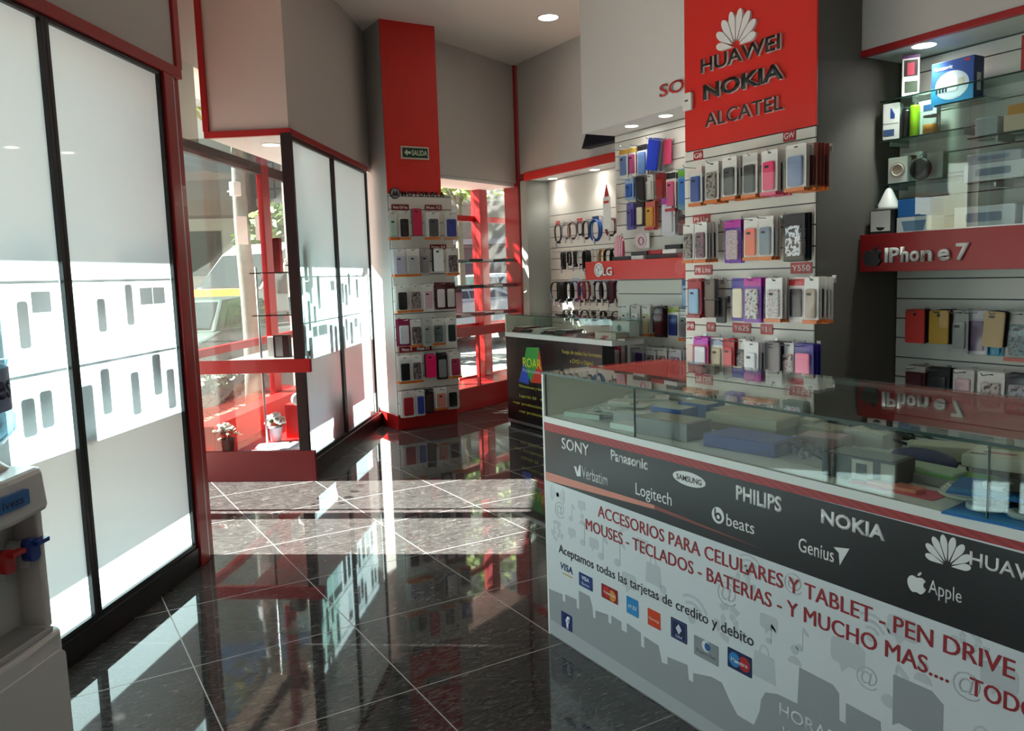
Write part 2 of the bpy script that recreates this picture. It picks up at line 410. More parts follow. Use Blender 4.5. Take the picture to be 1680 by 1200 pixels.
def me_sleeve(w, h):
    def f():
        b = MB(); b.quad([(-w/2, -.017, -h), (w/2, -.017, -h), (w/2*.98, -.016, -h*.5), (-w/2*.98, -.018, -h*.5)])
        b.quad([(-w/2*.98, -.018, -h*.5), (w/2*.98, -.016, -h*.5), (w/2*.97, -.006, -.02), (-w/2*.97, -.006, -.02)])
        b.quad([(-w/2, -.017, -h), (-w/2*.98, -.018, -h*.5), (-w/2*.97, -.006, -.02), (-w/2, 0, -.02), (-w/2, 0, -h)])
        b.quad([(w/2, 0, -h), (w/2, 0, -.02), (w/2*.97, -.006, -.02), (w/2*.98, -.016, -h*.5), (w/2, -.017, -h)])
        return b.mesh('clear_sleeve', 'clear')
    return cached(('slv', round(w, 3), round(h, 3)), f)
def me_header(w, h, col):
    def f():
        b = MB().box(-w/2, w/2, -.0025, -.001, -h, 0); return b.mesh('header_print', P(col, .4))
    return cached(('hdr', round(w, 3), round(h, 3), col), f)
def pattern(kind, col, rough=.35):
    """printed case backs"""
    key = ('pat', kind, col)
    if key in _mc: return _mc[key]
    m = bpy.data.materials.new('print_'+kind); m.use_nodes = True
    n = m.node_tree.nodes; l = m.node_tree.links; b = n['Principled BSDF']; b.inputs['Roughness'].default_value = rough
    tc = n.new('ShaderNodeTexCoord'); cr = n.new('ShaderNodeValToRGB'); e = cr.color_ramp
    if kind in ('floral', 'camo', 'glitter', 'doodle'):
        t = n.new('ShaderNodeTexVoronoi' if kind == 'glitter' else 'ShaderNodeTexNoise')
        t.inputs['Scale'].default_value = {'floral': 60, 'camo': 45, 'glitter': 160, 'doodle': 38}[kind]
        l.new(tc.outputs['Object'], t.inputs['Vector']); src = t.outputs['Distance'] if 'Distance' in t.outputs else t.outputs['Fac']
    elif kind == 'mandala':
        t = n.new('ShaderNodeTexWave'); t.wave_type = 'RINGS'; t.rings_direction = 'SPHERICAL'; t.inputs['Scale'].default_value = 38
        t.inputs['Distortion'].default_value = 5.0; t.inputs['Detail Scale'].default_value = 12
        mp = n.new('ShaderNodeMapping'); mp.inputs['Location'].default_value = (0, 0, .07)
        l.new(tc.outputs['Object'], mp.inputs['Vector']); l.new(mp.outputs[0], t.inputs['Vector']); src = t.outputs['Fac']
    else:  # stripes
        t = n.new('ShaderNodeTexWave'); t.inputs['Scale'].default_value = 22; t.bands_direction = 'X'
        l.new(tc.outputs['Object'], t.inputs['Vector']); src = t.outputs['Fac']
    l.new(src, cr.inputs[0]); e.interpolation = 'CONSTANT' if kind in ('camo', 'doodle', 'mandala') else 'LINEAR'
    pal = {'floral': ('#544A4E', col, '#A9999A'), 'camo': ('#5A5A52', col, '#2C2A2B'), 'glitter': ('#EDEAE6', col, '#9A8F93'),
           'doodle': ('#23242B', col, '#4B4E66'), 'mandala': ('#6B2A4B', col, '#E9DDE2'), 'stripes': (col, col, '#F2D6DC')}[kind]
    e.elements[0].color = lin(pal[0]); e.elements[0].position = 0 if kind != 'floral' else 0
    e.elements[1].color = lin(pal[2]); e.elements[1].position = .62
    if kind == 'floral': e.elements[0].position = .38
    x = e.elements.new(.5 if kind == 'floral' else .45); x.color = lin(pal[1])
    l.new(cr.outputs[0], b.inputs['Base Color'])
    _mc[key] = m; return m
def pack(label, frame, pos, style='pouch', case='#333', w=.108, h=.24, card='#E9E7E2', header=None, strip='#D9701E', pat=None, cut='bar',
         group=None, rough=.4, tilt=0.0, yaw=0.0, sleeve=True, cat='phone case', name='phone_case_pack', detail=True):
    t = thing(name, label, cat, frame.p(*pos), 0, group, rot=(0, tilt, frame.a+yaw))
    if style == 'bare':
        c = link('phone_case', me_case(w, h, case, rough, pat), t)
        if cut: link('camera_cutout', me_cut(cut), c, (0 if cut == 'dot' else -w*.12, -.0135, -.028))
        return t
    link('card', me_card(w, h, card), t)
    if style == 'pouch':
        cw, ch = w*.70, h*.63
        c = link('phone_case', me_case(cw, ch, case, rough, pat), t, (0, 0, -h*.255))
        if cut and detail: link('camera_cutout', me_cut(cut), c, (0 if cut == 'dot' else -cw*.12, -.0135, -.026))
        if header: link('header_print', me_header(w*.96, h*.15, header), t, (0, 0, -h*.035))
        if strip: link('base_strip', me_strip(w*1.0, h*.075, strip), t, (0, 0, -h))
        if sleeve: link('clear_sleeve', me_sleeve(w, h*.985), t)
    else:  # 'frame': printed card with the case behind a window
        c = link('phone_case', me_case(w*.70, h*.68, case, rough, pat), t, (0, 0, -h*.24))
        if header: link('header_print', me_header(w*.98, h*.17, header), t, (0, 0, -.002))
        if sleeve: link('clear_sleeve', me_sleeve(w, h*.985), t)
    return t
def row(wall, frame, items, z, rowname, where, yb=0.0, hang=.014):
    """items: (x, description, dict, packs behind); hooks, packs on show and the packs behind them"""
    for i, it in enumerate(items):
        x, desc, kw, nb = it[:4]; zz = z+(it[4] if len(it) > 4 else 0); q = it[5] if len(it) > 5 else .05+.028*nb+.02
        f = frame.front(x, zz, q, yb)
        hook(wall, frame, f.x, zz-hang)
        n = ORD[i]
        pack('%s, %s in the %s row %s' % (desc, n, rowname, where), frame, (f.x, f.y, zz), group=None, **kw)
        for k in range(nb):
            kk = dict(kw); kk['sleeve'] = False; kk['detail'] = False
            if kk.get('style') == 'bare': kk['case'] = random.choice(['#2B2B2E', '#3A2A2C', '#777A80'])
            elif k and kk.get('style', 'pouch') == 'pouch':
                kk['case'] = random.choice(['#2B2B2E', '#46403E', '#6B6A6C', '#2F2A33', '#7A4038', '#8A8782']); kk['pat'] = None
            pack('pack behind the front one, %s hook, %s row %s' % (n, rowname, where), frame,
                 (f.x+random.uniform(-.004, .004), f.y+.028*(k+1), zz+random.uniform(-.003, .003)), group='packs behind, %s hook of %s row %s' % (n, rowname, where),
                 yaw=random.uniform(-.05, .05), **kk)
def model_tag(s, frame, x, z, w, h, label, yb=0.0, col='#A8202C'):
    t = thing('model_tag', label, 'shelf tag', frame.p(x+w/2, yb-.002, z), frame.a)
    b = MB(); b.rrect(0, -h/2, w, h, .006, -.003, .002, 0, 4); obj('plate', b, P(col, .35), t)
    lettering(t, s, -w*.42, -.0032, -h*.78, w*.84, h*.55, '#F3E9E6', .0008, .012)
    return t

# ---------------- big column (right): board and four rows
WH = 'under the large red sign'
wh = slatwall('slatwall_panel', FH, 0.0, 1.0, .25, 2.10, 'white slatwall board under the large red sign, hung with phone cases', .06)

FHb = Frame(FH.p(0, -.02, 0), FH.a)
row(wh, FHb, [
 (.10, 'clear pack with blue case', dict(case='#33509A', strip='#D9701E', header='#E8D7D0'), 1),
 (.24, 'pack with camouflage phone case', dict(case='#9A9086', pat='camo'), 3),
 (.385, 'pack with dark grey case', dict(case='#3E3E40'), 5),
 (.545, 'pack with grey labelled charcoal case', dict(case='#2A2B2E', header='#CFCFCB'), 4),
 (.69, 'pack with hot pink phone case', dict(case='#E8266B', strip='#E0517B', w=.11), 4),
 (.875, 'pack with silvery blue framed case', dict(case='#8093B4', card='#D9D6D0', w=.13, cut=None), 5),
 (.975, 'dark red edged card pack', dict(case='#5A2A26', card='#8A4038', w=.08), 3)], 1.985, 'top', WH)
row(wh, FHb, [
 (.03, 'pack with brown marbled case', dict(case='#8A7A6C', pat='floral', w=.095), 2),
 (.14, 'pack with mottled pink case', dict(case='#8E5F70', pat='camo', w=.105), 3),
 (.41, 'purple card with round mandala case', dict(style='frame', case='#E9E2E4', card='#6A2BA0', header='#C22AA8', pat='mandala', w=.13, h=.25), 1),
 (.555, 'pack with coral case', dict(case='#E4694F'), 2),
 (.665, 'pack with grey blue case', dict(case='#6D8196', header='#E5E2DF'), 2),
 (.865, 'black pack with white doodle case', dict(case='#DDE1EC', card='#23242A', pat='doodle', strip=None, w=.14, h=.255), 2)], 1.64, 'second', WH)
row(wh, FHb, [
 (.08, 'red edged pack with blue case', dict(case='#8FB1D6', card='#A93038', strip='#A93038', w=.12), 2),
 (.225, 'brown leather wallet case', dict(style='bare', case='#6F5C52', w=.085, h=.235, rough=.6), 1),
 (.32, 'bare black phone case hung low', dict(style='bare', case='#0E0E10', w=.08, h=.155), 0, -.115, .06),
 (.455, 'purple card with cream case', dict(style='frame', case='#E6DCC0', card='#46309A', header='#4B3AA6', w=.105, h=.25), 1),
 (.565, 'violet card with monochrome printed case', dict(style='frame', case='#DAD9DB', card='#7A2AA8', header='#C01E98', pat='floral', w=.13, h=.25), 3),
 (.725, 'pack with silver glitter case', dict(case='#C9C2C2', pat='glitter', w=.115), 4),
 (.885, 'white pack with black case', dict(case='#23222A', header='#C7353A', card='#E9DEDA', strip=None), 2),
 (.985, 'pack with clear amber case', dict(case='#A89A88', w=.09), 4)], 1.30, 'third', WH)
row(wh, FHb, [
 (.045, 'white and pink card pack', dict(style='frame', case='#E8C9BE', card='#EDE9E4', w=.085, h=.22), 2),
 (.135, 'magenta card with white case', dict(style='frame', case='#E7E6EC', card='#C02A80', header='#C83ABF', w=.125), 3),
 (.275, 'pack with clear gold case', dict(case='#B7A98A', strip=None, header='#9FA6C2'), 2),
 (.375, 'pack with bright red case', dict(case='#CC1F2C', card='#B92A30', strip='#B92A30', w=.09, h=.2), 2),
 (.475, 'pack with black patterned case', dict(case='#4A484A', pat='floral', strip=None, w=.08), 1),
 (.555, 'pack with white silver case', dict(case='#D6DAE2', card='#E6E7EA', strip=None, w=.105), 5),
 (.725, 'bare dark grey phone case', dict(style='bare', case='#6A6668', w=.105, h=.185, cut='bar'), 3),
 (.83, 'pack with clear floral case', dict(case='#C9B9BC', pat='floral', card='#DDD8DA', strip=None, w=.09), 2),
 (.935, 'blue card with candy pink case', dict(style='frame', case='#EE6F9C', card='#2A2F8E', header='#46379A', w=.13, h=.215), 2)], .945, 'fourth', WH)
row(wh, FHb, [
 (.10, 'pack with pale blue frosted case', dict(case='#9CB8D0', strip=None), 1),
 (.33, 'pack with beige case', dict(case='#CFC3A8', strip=None), 1),
 (.52, 'pack with violet printed case', dict(case='#8A86B8', pat='floral', strip=None), 1),
 (.73, 'pack with white flower case', dict(case='#D9D4D8', pat='floral', strip=None), 1),
 (.92, 'pack with pale lilac case', dict(case='#CFC4DA', strip=None), 1)], .60, 'lowest', WH)
model_tag('G8', FHb, .085, 2.092, .08, .055, 'small red tag just under the left of the large red sign')
model_tag('GW', FHb, .79, 2.105, .085, .06, 'small red tag just under the right of the large red sign')
model_tag('P9 Lite', FHb, .075, 1.70, .15, .062, 'red tag at left above the second row under the large red sign')
model_tag('P8 Lite', FHb, .085, 1.385, .155, .062, 'wide red tag at left above the third row under the large red sign')
model_tag('Y550', FHb, .845, 1.38, .145, .062, 'wide red tag at right above the third row under the large red sign')
model_tag('P8', FHb, .012, 1.025, .07, .058, 'leftmost small red tag above the fourth row under the large red sign')
model_tag('Y6', FHb, .19, 1.025, .075, .058, 'second small red tag above the fourth row under the large red sign')
model_tag('Y625', FHb, .41, 1.03, .145, .06, 'widest red tag above the fourth row under the large red sign')
model_tag('Y3 II', FHb, .63, 1.03, .09, .06, 'rightmost red tag above the fourth row under the large red sign')
model_tag('Y300', FHb, .80, .685, .16, .06, 'red tag above the lowest row under the large red sign')

# ---------------- narrow red column: board and six rows
WM = 'on the narrow red column'
wm = slatwall('slatwall_panel', FM, 0.005, .615, .137, 2.10, 'white slatwall board on the narrow red column by the windows', .02)

FMb = Frame(FM.p(0, -.025, 0), FM.a)
row(wm, FMb, [
 (.03, 'pack with clear mint case', dict(case='#BFD8C8', w=.085), 1),
 (.135, 'pack with black dotted case', dict(case='#2A2527', cut='dot', header='#DCDAD4'), 1),
 (.262, 'bare raspberry red case', dict(style='bare', case='#C81E4A', w=.085, h=.235), 1, .03),
 (.42, 'pack with slate grey case', dict(case='#4A4A4C', w=.125), 2),
 (.60, 'white card with royal blue case', dict(case='#2B3F9C', strip='#D8A07A', w=.13), 1)], 1.935, 'top', WM)
row(wm, FMb, [
 (.075, 'pack with pearly phone case', dict(case='#C9C6DC', card='#EDEDEF', w=.115, rough=.2), 2),
 (.205, 'pack with silver grey phone case', dict(case='#B4B8BA', w=.125, rough=.25), 2),
 (.32, 'pack with smoky clear case', dict(case='#8E9092', card='#B4B3B1', strip=None, w=.085), 1),
 (.455, 'bare white phone case', dict(style='bare', case='#E9EBEA', w=.095, h=.205), 1),
 (.60, 'pack with black lace case', dict(case='#6A5A58', pat='floral', w=.12), 1)], 1.615, 'second', WM)
row(wm, FMb, [
 (.085, 'pack with plain black case', dict(case='#232325', w=.115), 2),
 (.215, 'pack with grey floral case', dict(case='#9A8E8A', pat='floral', w=.125), 1),
 (.335, 'pack with pink striped case', dict(case='#B77C8C', pat='stripes', w=.11, strip=None), 1),
 (.465, 'maroon card with white window', dict(style='frame', case='#E3DADA', card='#5E1422', w=.10), 1, .01),
 (.565, 'maroon card with pale grey window', dict(style='frame', case='#D9D6D2', card='#4A1019', w=.10), 1, .01)], 1.30, 'third', WM)
row(wm, FMb, [
 (.085, 'magenta card with frosted case', dict(style='frame', case='#DCDCE2', card='#8E1C4C', header='#8E1C4C', w=.12), 1, .015),
 (.205, 'pack with black flower case', dict(case='#5B4A4E', pat='floral', w=.115), 1),
 (.315, 'pack with grey gel case', dict(case='#8D938F', card='#B9BAB4', strip=None, w=.095), 2),
 (.425, 'pack with teal and red case', dict(case='#5B7A7C', pat='camo', w=.115), 1),
 (.56, 'pack with dark green case', dict(case='#26302A', strip=None, w=.10), 2)], .99, 'fourth', WM)
row(wm, FMb, [
 (.08, 'pack with matt black case', dict(case='#1E2226', w=.115), 2),
 (.195, 'pack with dark skull print case', dict(case='#5A5254', pat='floral', w=.105), 2),
 (.335, 'bare hot pink phone case', dict(style='bare', case='#EA1A66', w=.10, h=.21), 1),
 (.45, 'black card with grey case', dict(style='frame', case='#8C8C90', card='#2A2226', w=.105), 1),
 (.585, 'pack with raspberry case', dict(case='#B12A55', w=.115), 1)], .675, 'fifth', WM)
row(wm, FMb, [
 (.095, 'white card with red case', dict(style='frame', case='#B32833', card='#ECEAE4', w=.13, h=.235), 1),
 (.215, 'white card with blue window', dict(style='frame', case='#3448A8', card='#E9E9E9', w=.085, h=.235), 1),
 (.305, 'dark brown card pack', dict(style='frame', case='#4A3638', card='#2C2226', w=.085, h=.22), 1),
 (.425, 'pack with salmon pink case', dict(case='#D98A7C', w=.12, h=.2), 1),
 (.545, 'pack with plain coal black case', dict(case='#141416', strip=None, card='#C9BDB4', w=.11, h=.21), 1)], .36, 'bottom', WM)
model_tag('Moto G4 Plus', FMb, .022, 2.008, .165, .05, 'dark red tag at the upper left of the narrow column board', col='#7E1420')
model_tag('Moto X2', FMb, .345, 2.008, .165, .048, 'dark red tag at the upper right of the narrow column board', col='#7E1420')
model_tag('Moto G4', FMb, .375, 1.655, .165, .045, 'dark red tag above the second row of the narrow column board', col='#7E1420')
model_tag('Moto E     Moto X3', FMb, .03, .752, .32, .055, 'long dark red tag above the fifth row of the narrow column board', col='#7E1420')
# ------------------------------------------------------------------ signs
def petal(cx, cz, L, W, ang, base):
    """one rounded petal of a flower emblem, narrow at its foot, pointing away from (cx, cz)"""
    n = 20; half = []
    for i in range(n+1):
        u = i/n
        half.append((W*.5*((u/.66)**.85 if u < .66 else math.sqrt(max(0.0, 1-((u-.66)/.34)**2))), base+L*u))
    pts = half+[(-x, z) for x, z in half[::-1][1:-1]]
    ca, sa = math.cos(ang), math.sin(ang)
    return [(cx+x*ca+z*sa, cz-x*sa+z*ca) for x, z in pts]
def flower(b, cx, cz, r, y0, y1, mat=0):
    """eight petals fanned over the upper half"""
    for a, k, wd in ((-76, .78, .25), (-53, .93, .27), (-31, 1.0, .27), (-10.3, 1.03, .26), (10.3, 1.03, .26), (31, 1.0, .27), (53, .93, .27), (76, .78, .25)):
        b.prism(petal(cx, cz, r*k*.84, r*wd*.92, math.radians(a), r*.18*k), y0-abs(a)*1e-6-(a > 0)*2e-5, y1, mat)
def apple(cx, cz, h):
    k = h/1.0
    body = [(.0, .62), (.12, .68), (.25, .69), (.36, .62), (.41, .55), (.33, .47), (.30, .36), (.34, .24), (.43, .18), (.37, .04), (.27, -.10), (.18, -.15), (.09, -.13),
            (0, -.10), (-.09, -.13), (-.18, -.15), (-.27, -.10), (-.38, .06), (-.44, .26), (-.43, .45), (-.34, .62), (-.22, .69), (-.1, .67)]
    leaf = [(.02, .74), (.05, .86), (.13, .95), (.21, .98), (.20, .88), (.13, .78)]
    f = lambda P: [(cx+x*k*.95, cz+(z-.4)*k*.85) for x, z in P][::-1]
    return f(body), f(leaf)[::-1][::-1]
def letters3d(parent, s, x, y, z, w, h, face, side, ext=.014, bold=.01, sp=1.0, shear=0.0):
    o = lettering(parent, s, x, y, z, w, h, side, ext, bold, shear, sp, name='raised_letters')
    lettering(o, s, 0, -ext, 0, w, h, face, .0012, bold, shear, sp, name='letter_faces')
    return o
# large red sign on the big column
t = thing('brand_sign', 'large red sign panel with white flower emblem and three raised names', 'sign', FH.p(.5, -.001, 2.105), FH.a)
b = MB().box(-.5, .5, -.014, 0, 0, ZC-2.106); obj('panel', b, 'red_sign', t, bevel=.001)
b = MB(); flower(b, -.055, .535, .20, -.032, -.014); obj('flower_emblem', b, '#E4E2E0', t)
for s, x0, x1, z, h, fm, bd in (('HUAWEI', .165, .775, 2.548, .085, '#15120F', .014), ('NOKIA', .185, .80, 2.385, .092, '#100E0E', .034), ('ALCATEL', .20, .795, 2.222, .082, '#2A2422', .0)):
    letters3d(t, s, x0-.5, -.014, z-2.105, x1-x0, h, fm, '#F0ECE8', .022, bd)
t = thing('wall_thermostat', 'small white plastic box on the left edge of the large red sign', 'thermostat', FH.p(.045, -.016, 2.35), FH.a)
b = MB(); b.rrect(0, .055, .075, .105, .01, -.028, 0); obj('housing', b, '#E5E2DD', t); obj('display', MB().box(-.014, .014, -.0292, -.028, .055, .066), '#55585C', t)
# white bulkhead lettering (the column hides its right half)
t = thing('wall_lettering', 'red raised serif letters on the white bulkhead left of the large red sign', 'sign', FLG.p(.965, -.002, 2.592), FLG.a)
letters3d(t, 'SONY', 0, 0, 0, .56, .088, '#C22420', '#D9D4D0', .012, .012)
b = MB()
for x0, x1 in ((.0, .02), (.265, .29), (.36, .385), (.42, .46), (.52, .56)): b.box(x0, x1, -.013, 0, 0, .008)
# emergency exit plate on the narrow red column
t = thing('exit_plate', 'small dark green exit plate with a left arrow on the narrow red column', 'sign', FM.p(.275, -.013, 2.405), FM.a)
obj('plate', MB().box(-.135, .135, -.006, 0, 0, .11), '#C9CBB8', t); obj('field', MB().box(-.122, .122, -.0072, -.006, .013, .097), '#16342A', t)
b = MB().prism([(-.105, .055), (-.075, .085), (-.075, .066), (-.04, .066), (-.04, .044), (-.075, .044), (-.075, .025)][::-1], -.0085, -.0072); obj('arrow', b, '#C6D8B4', t)
lettering(t, 'SALIDA', -.032, -.0074, .032, .148, .048, '#C6D8B4', .001, .02)
# name at the foot of the narrow red panel
t = thing('column_lettering', 'dark raised name with a round emblem at the foot of the narrow red panel', 'sign', FM.p(0, -.012, 2.105), FM.a)
b = MB(); b.prism(circ(.062, -.002, .048), -.018, 0); o = obj('round_emblem', b, '#2A2527', t)
b = MB(); b.prism(circ(.062, -.002, .040), -.0195, -.018); obj('emblem_ring', b, '#8F8A8A', o)
b = MB(); b.prism([(.03, -.028), (.046, .026), (.062, -.004), (.078, .026), (.094, -.028), (.081, -.02), (.062, -.028), (.043, -.02)][::-1], -.0215, -.0195); obj('winged_letter', b, '#1D1A1B', o)
letters3d(t, 'MOTOROLA', .125, 0, -.026, .42, .046, '#1B1517', '#6E1418', .012, .02, 1.25)

# ------------------------------------------------------------------ downlights
LAMP = 4
def downlight(label, loc, r=.062, power=18, tilt=(0, 0, 0), spot=1.9, col=(1, .96, .88), em=9.0, name='downlight'):
    t = thing(name, label, 'ceiling light', loc)
    b = MB(); b.lathe([(r, -.006), (r*1.16, -.004), (r*1.18, .0), (r, .0), (r, -.006)], seg=28, cap=False); obj('trim_ring', b, '#E8E6E2', t)
    b = MB(); b.lathe([(0.001, -.003), (r*.97, -.003), (r*.97, -.001), (.001, -.001)], seg=28)
    m = bpy.data.materials.get('lit_lens')
    if not m:
        m = P('#FFF8EE', .3, emit=em, name='lit_lens')
    obj('lens', b, m, t)
    if power:
        L = bpy.data.lights.new('downlight_lamp', 'SPOT'); L.energy = power*(1 if power == LAMP else (2.0 if loc[1] < 1 else .22)); L.spot_size = spot; L.spot_blend = .7; L.color = col; L.shadow_soft_size = r
        lo = bpy.data.objects.new('downlight_lamp', L); COL.objects.link(lo); lo.parent = t; lo.location = (0, 0, -.012)
    return t
downlight('round ceiling downlight near the narrow red column', (3.70, 3.70, ZC), .085, LAMP)
downlight('added unseen ceiling downlight over the middle of the floor', (1.4, .6, ZC), .085, LAMP)  # this and the next two: out of view, added to light the room
downlight('added unseen ceiling downlight above the front counter', (2.4, -1.6, ZC), .085, LAMP)
downlight('added unseen ceiling downlight near the back of the shop', (.0, -3.4, ZC), .085, LAMP)
downlight('left recessed light under the white bulkhead', (3.80, 2.72, 2.495), .05, 5)
downlight('right recessed light under the white bulkhead', (3.77, 2.29, 2.495), .05, 5)
downlight('left recessed light in the cable recess', (4.47, 4.84, 2.352), .048, 4)
downlight('right recessed light in the cable recess', (4.46, 4.09, 2.352), .048, 4)
downlight('recessed light under the bulkhead at the upper right', (3.76, .27, 2.495), .058, 6, col=(.9, 1, .92))
downlight('recessed light further along the right bulkhead', (3.76, -.75, 2.495), .058, 6, col=(.9, 1, .92))
p_ = FL.p(2.85, .25, 2.325); downlight('round light over the glass show window', p_, .06, 5)
p_ = F3.p(-.02, .25, 2.30); downlight('round light over the window bay beyond the column', p_, .055, 4)

# ------------------------------------------------------------------ bay with the short red shelf
WU = 'above the short red shelf'; WL = 'below the short red shelf'
w1 = slatwall('slatwall_panel', FLB, 0.0, 1.58, .25, 2.49, 'white slatwall board in the bay with the short red shelf', .055)
t = thing('sign_shelf', 'short red sign shelf with a round emblem in the left bay', 'shelf', FLG.p(.8, 0, 1.30), FLG.a)
b = MB().box(-.8, .8, .012, .325, .0, .145, 0); obj('shelf_box', b, 'wall_white', t)
b = MB().box(-.8, .8, 0, .012, -.004, .147); obj('front_panel', b, 'red_sign', t, bevel=.002)
b = MB(); b.prism(circ(-.6, .078, .056), -.016, 0); o = obj('round_emblem', b, '#E8E6E3', t)
b = MB()
b.prism(circ(-.60, .078, .046, a0=.0, a1=math.pi*1.6, n=24, close=False)+circ(-.60, .078, .037, a0=math.pi*1.6, a1=0, n=24, close=False), -.0175, -.016)
b.box(-.60, -.556, -.0175, -.016, .074, .083); b.box(-.606, -.597, -.0175, -.016, .054, .10); b.prism(circ(-.62, .098, .006, n=10), -.0175, -.016)
obj('emblem_mark', b, '#A9A6A6', o)
letters3d(t, 'LG', -.55, 0, .03, .125, .066, '#EDEBE8', '#D4CFCB', .012, .02)
b = MB(); b.prism(circ(.35, .075, .058), -.002, 0); obj('worn_mark', b, '#DC5750', t)
row(w1, FLB, [
 (.085, 'yellow topped pack with slate case', dict(case='#6F86B4', header='#E0A83A', strip=None, w=.105), 1),
 (.20, 'yellow topped pack with pink case', dict(case='#B24A78', header='#D9B64A', strip=None, w=.085), 1),
 (.325, 'white card with light blue case', dict(style='frame', case='#6F97CF', card='#E6E6E6', header='#1A1A1E', w=.12, h=.25), 1),
 (.485, 'tilted bare royal blue case', dict(style='bare', case='#1B3EC4', w=.125, h=.245, tilt=.18, cut=None), 2, .02),
 (.635, 'pink plush phone case', dict(style='bare', case='#D2456E', w=.085, h=.19, rough=.9, cut=None), 0, .0)], 2.355, 'top', WU)
row(w1, FLB, [
 (.155, 'pack with bright blue case', dict(case='#2A69C0', card='#9DB8D6', strip=None, w=.105, h=.17), 1),
 (.30, 'bare black leather case', dict(style='bare', case='#191619', w=.095, h=.2, rough=.6), 2),
 (.41, 'white card pack with buttons', dict(style='frame', case='#DCDAD2', card='#E9E6DE', w=.09, h=.21), 1),
 (.54, 'red pack with orange base', dict(style='frame', case='#A31A1C', card='#8E1416', w=.11, h=.215), 1),
 (.665, 'tall pink case on white card', dict(case='#DE5C85', header='#2A2428', strip='#B8343E', w=.11, h=.3), 1, -.005),
 (.81, 'pack with teal and blue cases', dict(case='#2E78C9', header='#6FB13C', card='#6FA5B8', strip=None, w=.13, h=.3), 1)], 2.11, 'second', WU)
row(w1, FLB, [
 (.16, 'pack with violet case', dict(case='#5A4FA0', card='#6A62B0', strip=None, w=.085, h=.22), 1),
 (.29, 'dark card with cream case', dict(style='frame', case='#E8E1C4', card='#2A2524', w=.095, h=.2), 1),
 (.415, 'pack with yellow and red case', dict(case='#E2A63A', card='#E0756A', strip='#C94A4A', w=.115, h=.235), 1),
 (.63, 'large white pack with magenta header', dict(style='frame', case='#E3DFE8', card='#E4E2E8', header='#C640C0', w=.15, h=.29), 1),
 (.80, 'dark card packs seen edge on', dict(style='frame', case='#7A3A3C', card='#3A2A2C', w=.10, h=.15), 2, -.15)], 1.915, 'third', WU)
model_tag('M5', FLB, 1.02, 2.40, .07, .06, 'red tag on the slatwall just under the white bulkhead')
# things lying on the short red shelf
def flat_box(label, frame, pos, sx, sy, sz, col, rotz=0, group=None, lid=None, cat='box', name='phone_box'):
    t = thing(name, label, cat, frame.p(*pos), frame.a+rotz, group)
    obj('carton', MB().box(-sx/2, sx/2, -sy/2, sy/2, 0, sz), col, t, bevel=.002)
    if lid: obj('printed_lid', MB().box(-sx*.42, sx*.42, -sy*.42, sy*.42, sz, sz+.0012), lid, t)
    return t
for i, (x, d, z, sx, sy, c, l, r) in enumerate([(.42, .12, 0, .24, .13, '#17171C', '#D8D8DC', .1), (.62, .12, 0, .17, .14, '#D9D9DA', '#2A2A30', -.15), (.63, .11, .032, .18, .12, '#2A2227', '#E7E5E4', .05),
      (.80, .12, 0, .17, .15, '#202026', '#B9B9BE', .2), (.80, .12, .034, .2, .12, '#B2232C', '#2A1A1E', -.1), (.98, .12, 0, .16, .15, '#4A1A22', '#D6D2D0', .1), (.99, .11, .034, .17, .13, '#EDEBEA', '#23232A', -.12), (1.0, .12, .066, .16, .12, '#18181B', '#8A2A30', .06), (1.14, .12, 0, .13, .15, '#8E1F2A', '#E4E0DE', .1)]):
    flat_box(['flat black box at left of the pile on the short red shelf', 'flat white box in the pile on the short red shelf', 'dark box with white lid on the short red shelf', 'black box in the middle of the short red shelf pile', 'red box lying on the middle of the shelf pile',
              'maroon box at right on the short red shelf', 'white box atop the right of the shelf pile', 'black box topmost of the right shelf pile', 'red box beside the big column on the short red shelf'][i], FLG, (x, d, 1.4475+z), sx, sy, .03, c, r, 'boxes lying on the short red shelf', l)
t = thing('hanging_pouch', 'pink striped pouch standing at the left end of the short red shelf', 'pouch', FLG.p(.245, .17, 1.4475), FLG.a)
b = MB(); b.lathe([(.05, 0), (.062, .03), (.058, .15), (.045, .19), (.03, .2)], seg=18, sy=.5); obj('bag', b, pattern('stripes', '#B8345C', .5), t)
b = MB(); b.lathe([(.034, .2), (.038, .215), (.033, .228)], seg=16, sy=.55); obj('cap', b, '#D9CFC6', t)
t = thing('ring_holder_pack', 'white round ring holder on a card above the short red shelf', 'phone ring', FLB.p(.38, -.06, 1.60), FLB.a)
obj('card', MB().box(-.09, .09, -.001, .001, -.06, .06), '#E9E4E0', t)
b = MB(); b.prism(circ(0, 0, .058), -.008, -.001); o = obj('disc', b, '#EBD9DE', t)
b = MB().tube([(0.03*math.cos(a), -.012, .03*math.sin(a)) for a in [2*math.pi*i/20 for i in range(20)]], .004, 6, 0, True); obj('ring', b, '#C56A7E', o)
# hanging card with a red top, seen against the cable recess
t = thing('hanging_card', 'white price card with red pointed top left of the packs', 'card', FLB.p(.0, -.12, 2.12), FLB.a)
b = MB().prism([(-.035, -.13), (.035, -.13), (.0, -.02)], -.001, .001); obj('red_top', b, '#B5231F', t)
b = MB().box(-.05, .05, -.001, .001, -.40, -.13); obj('card', b, '#EAE6E0', t); obj('red_print', MB().box(-.04, .03, -.002, -.001, -.185, -.165), '#C4302A', t)
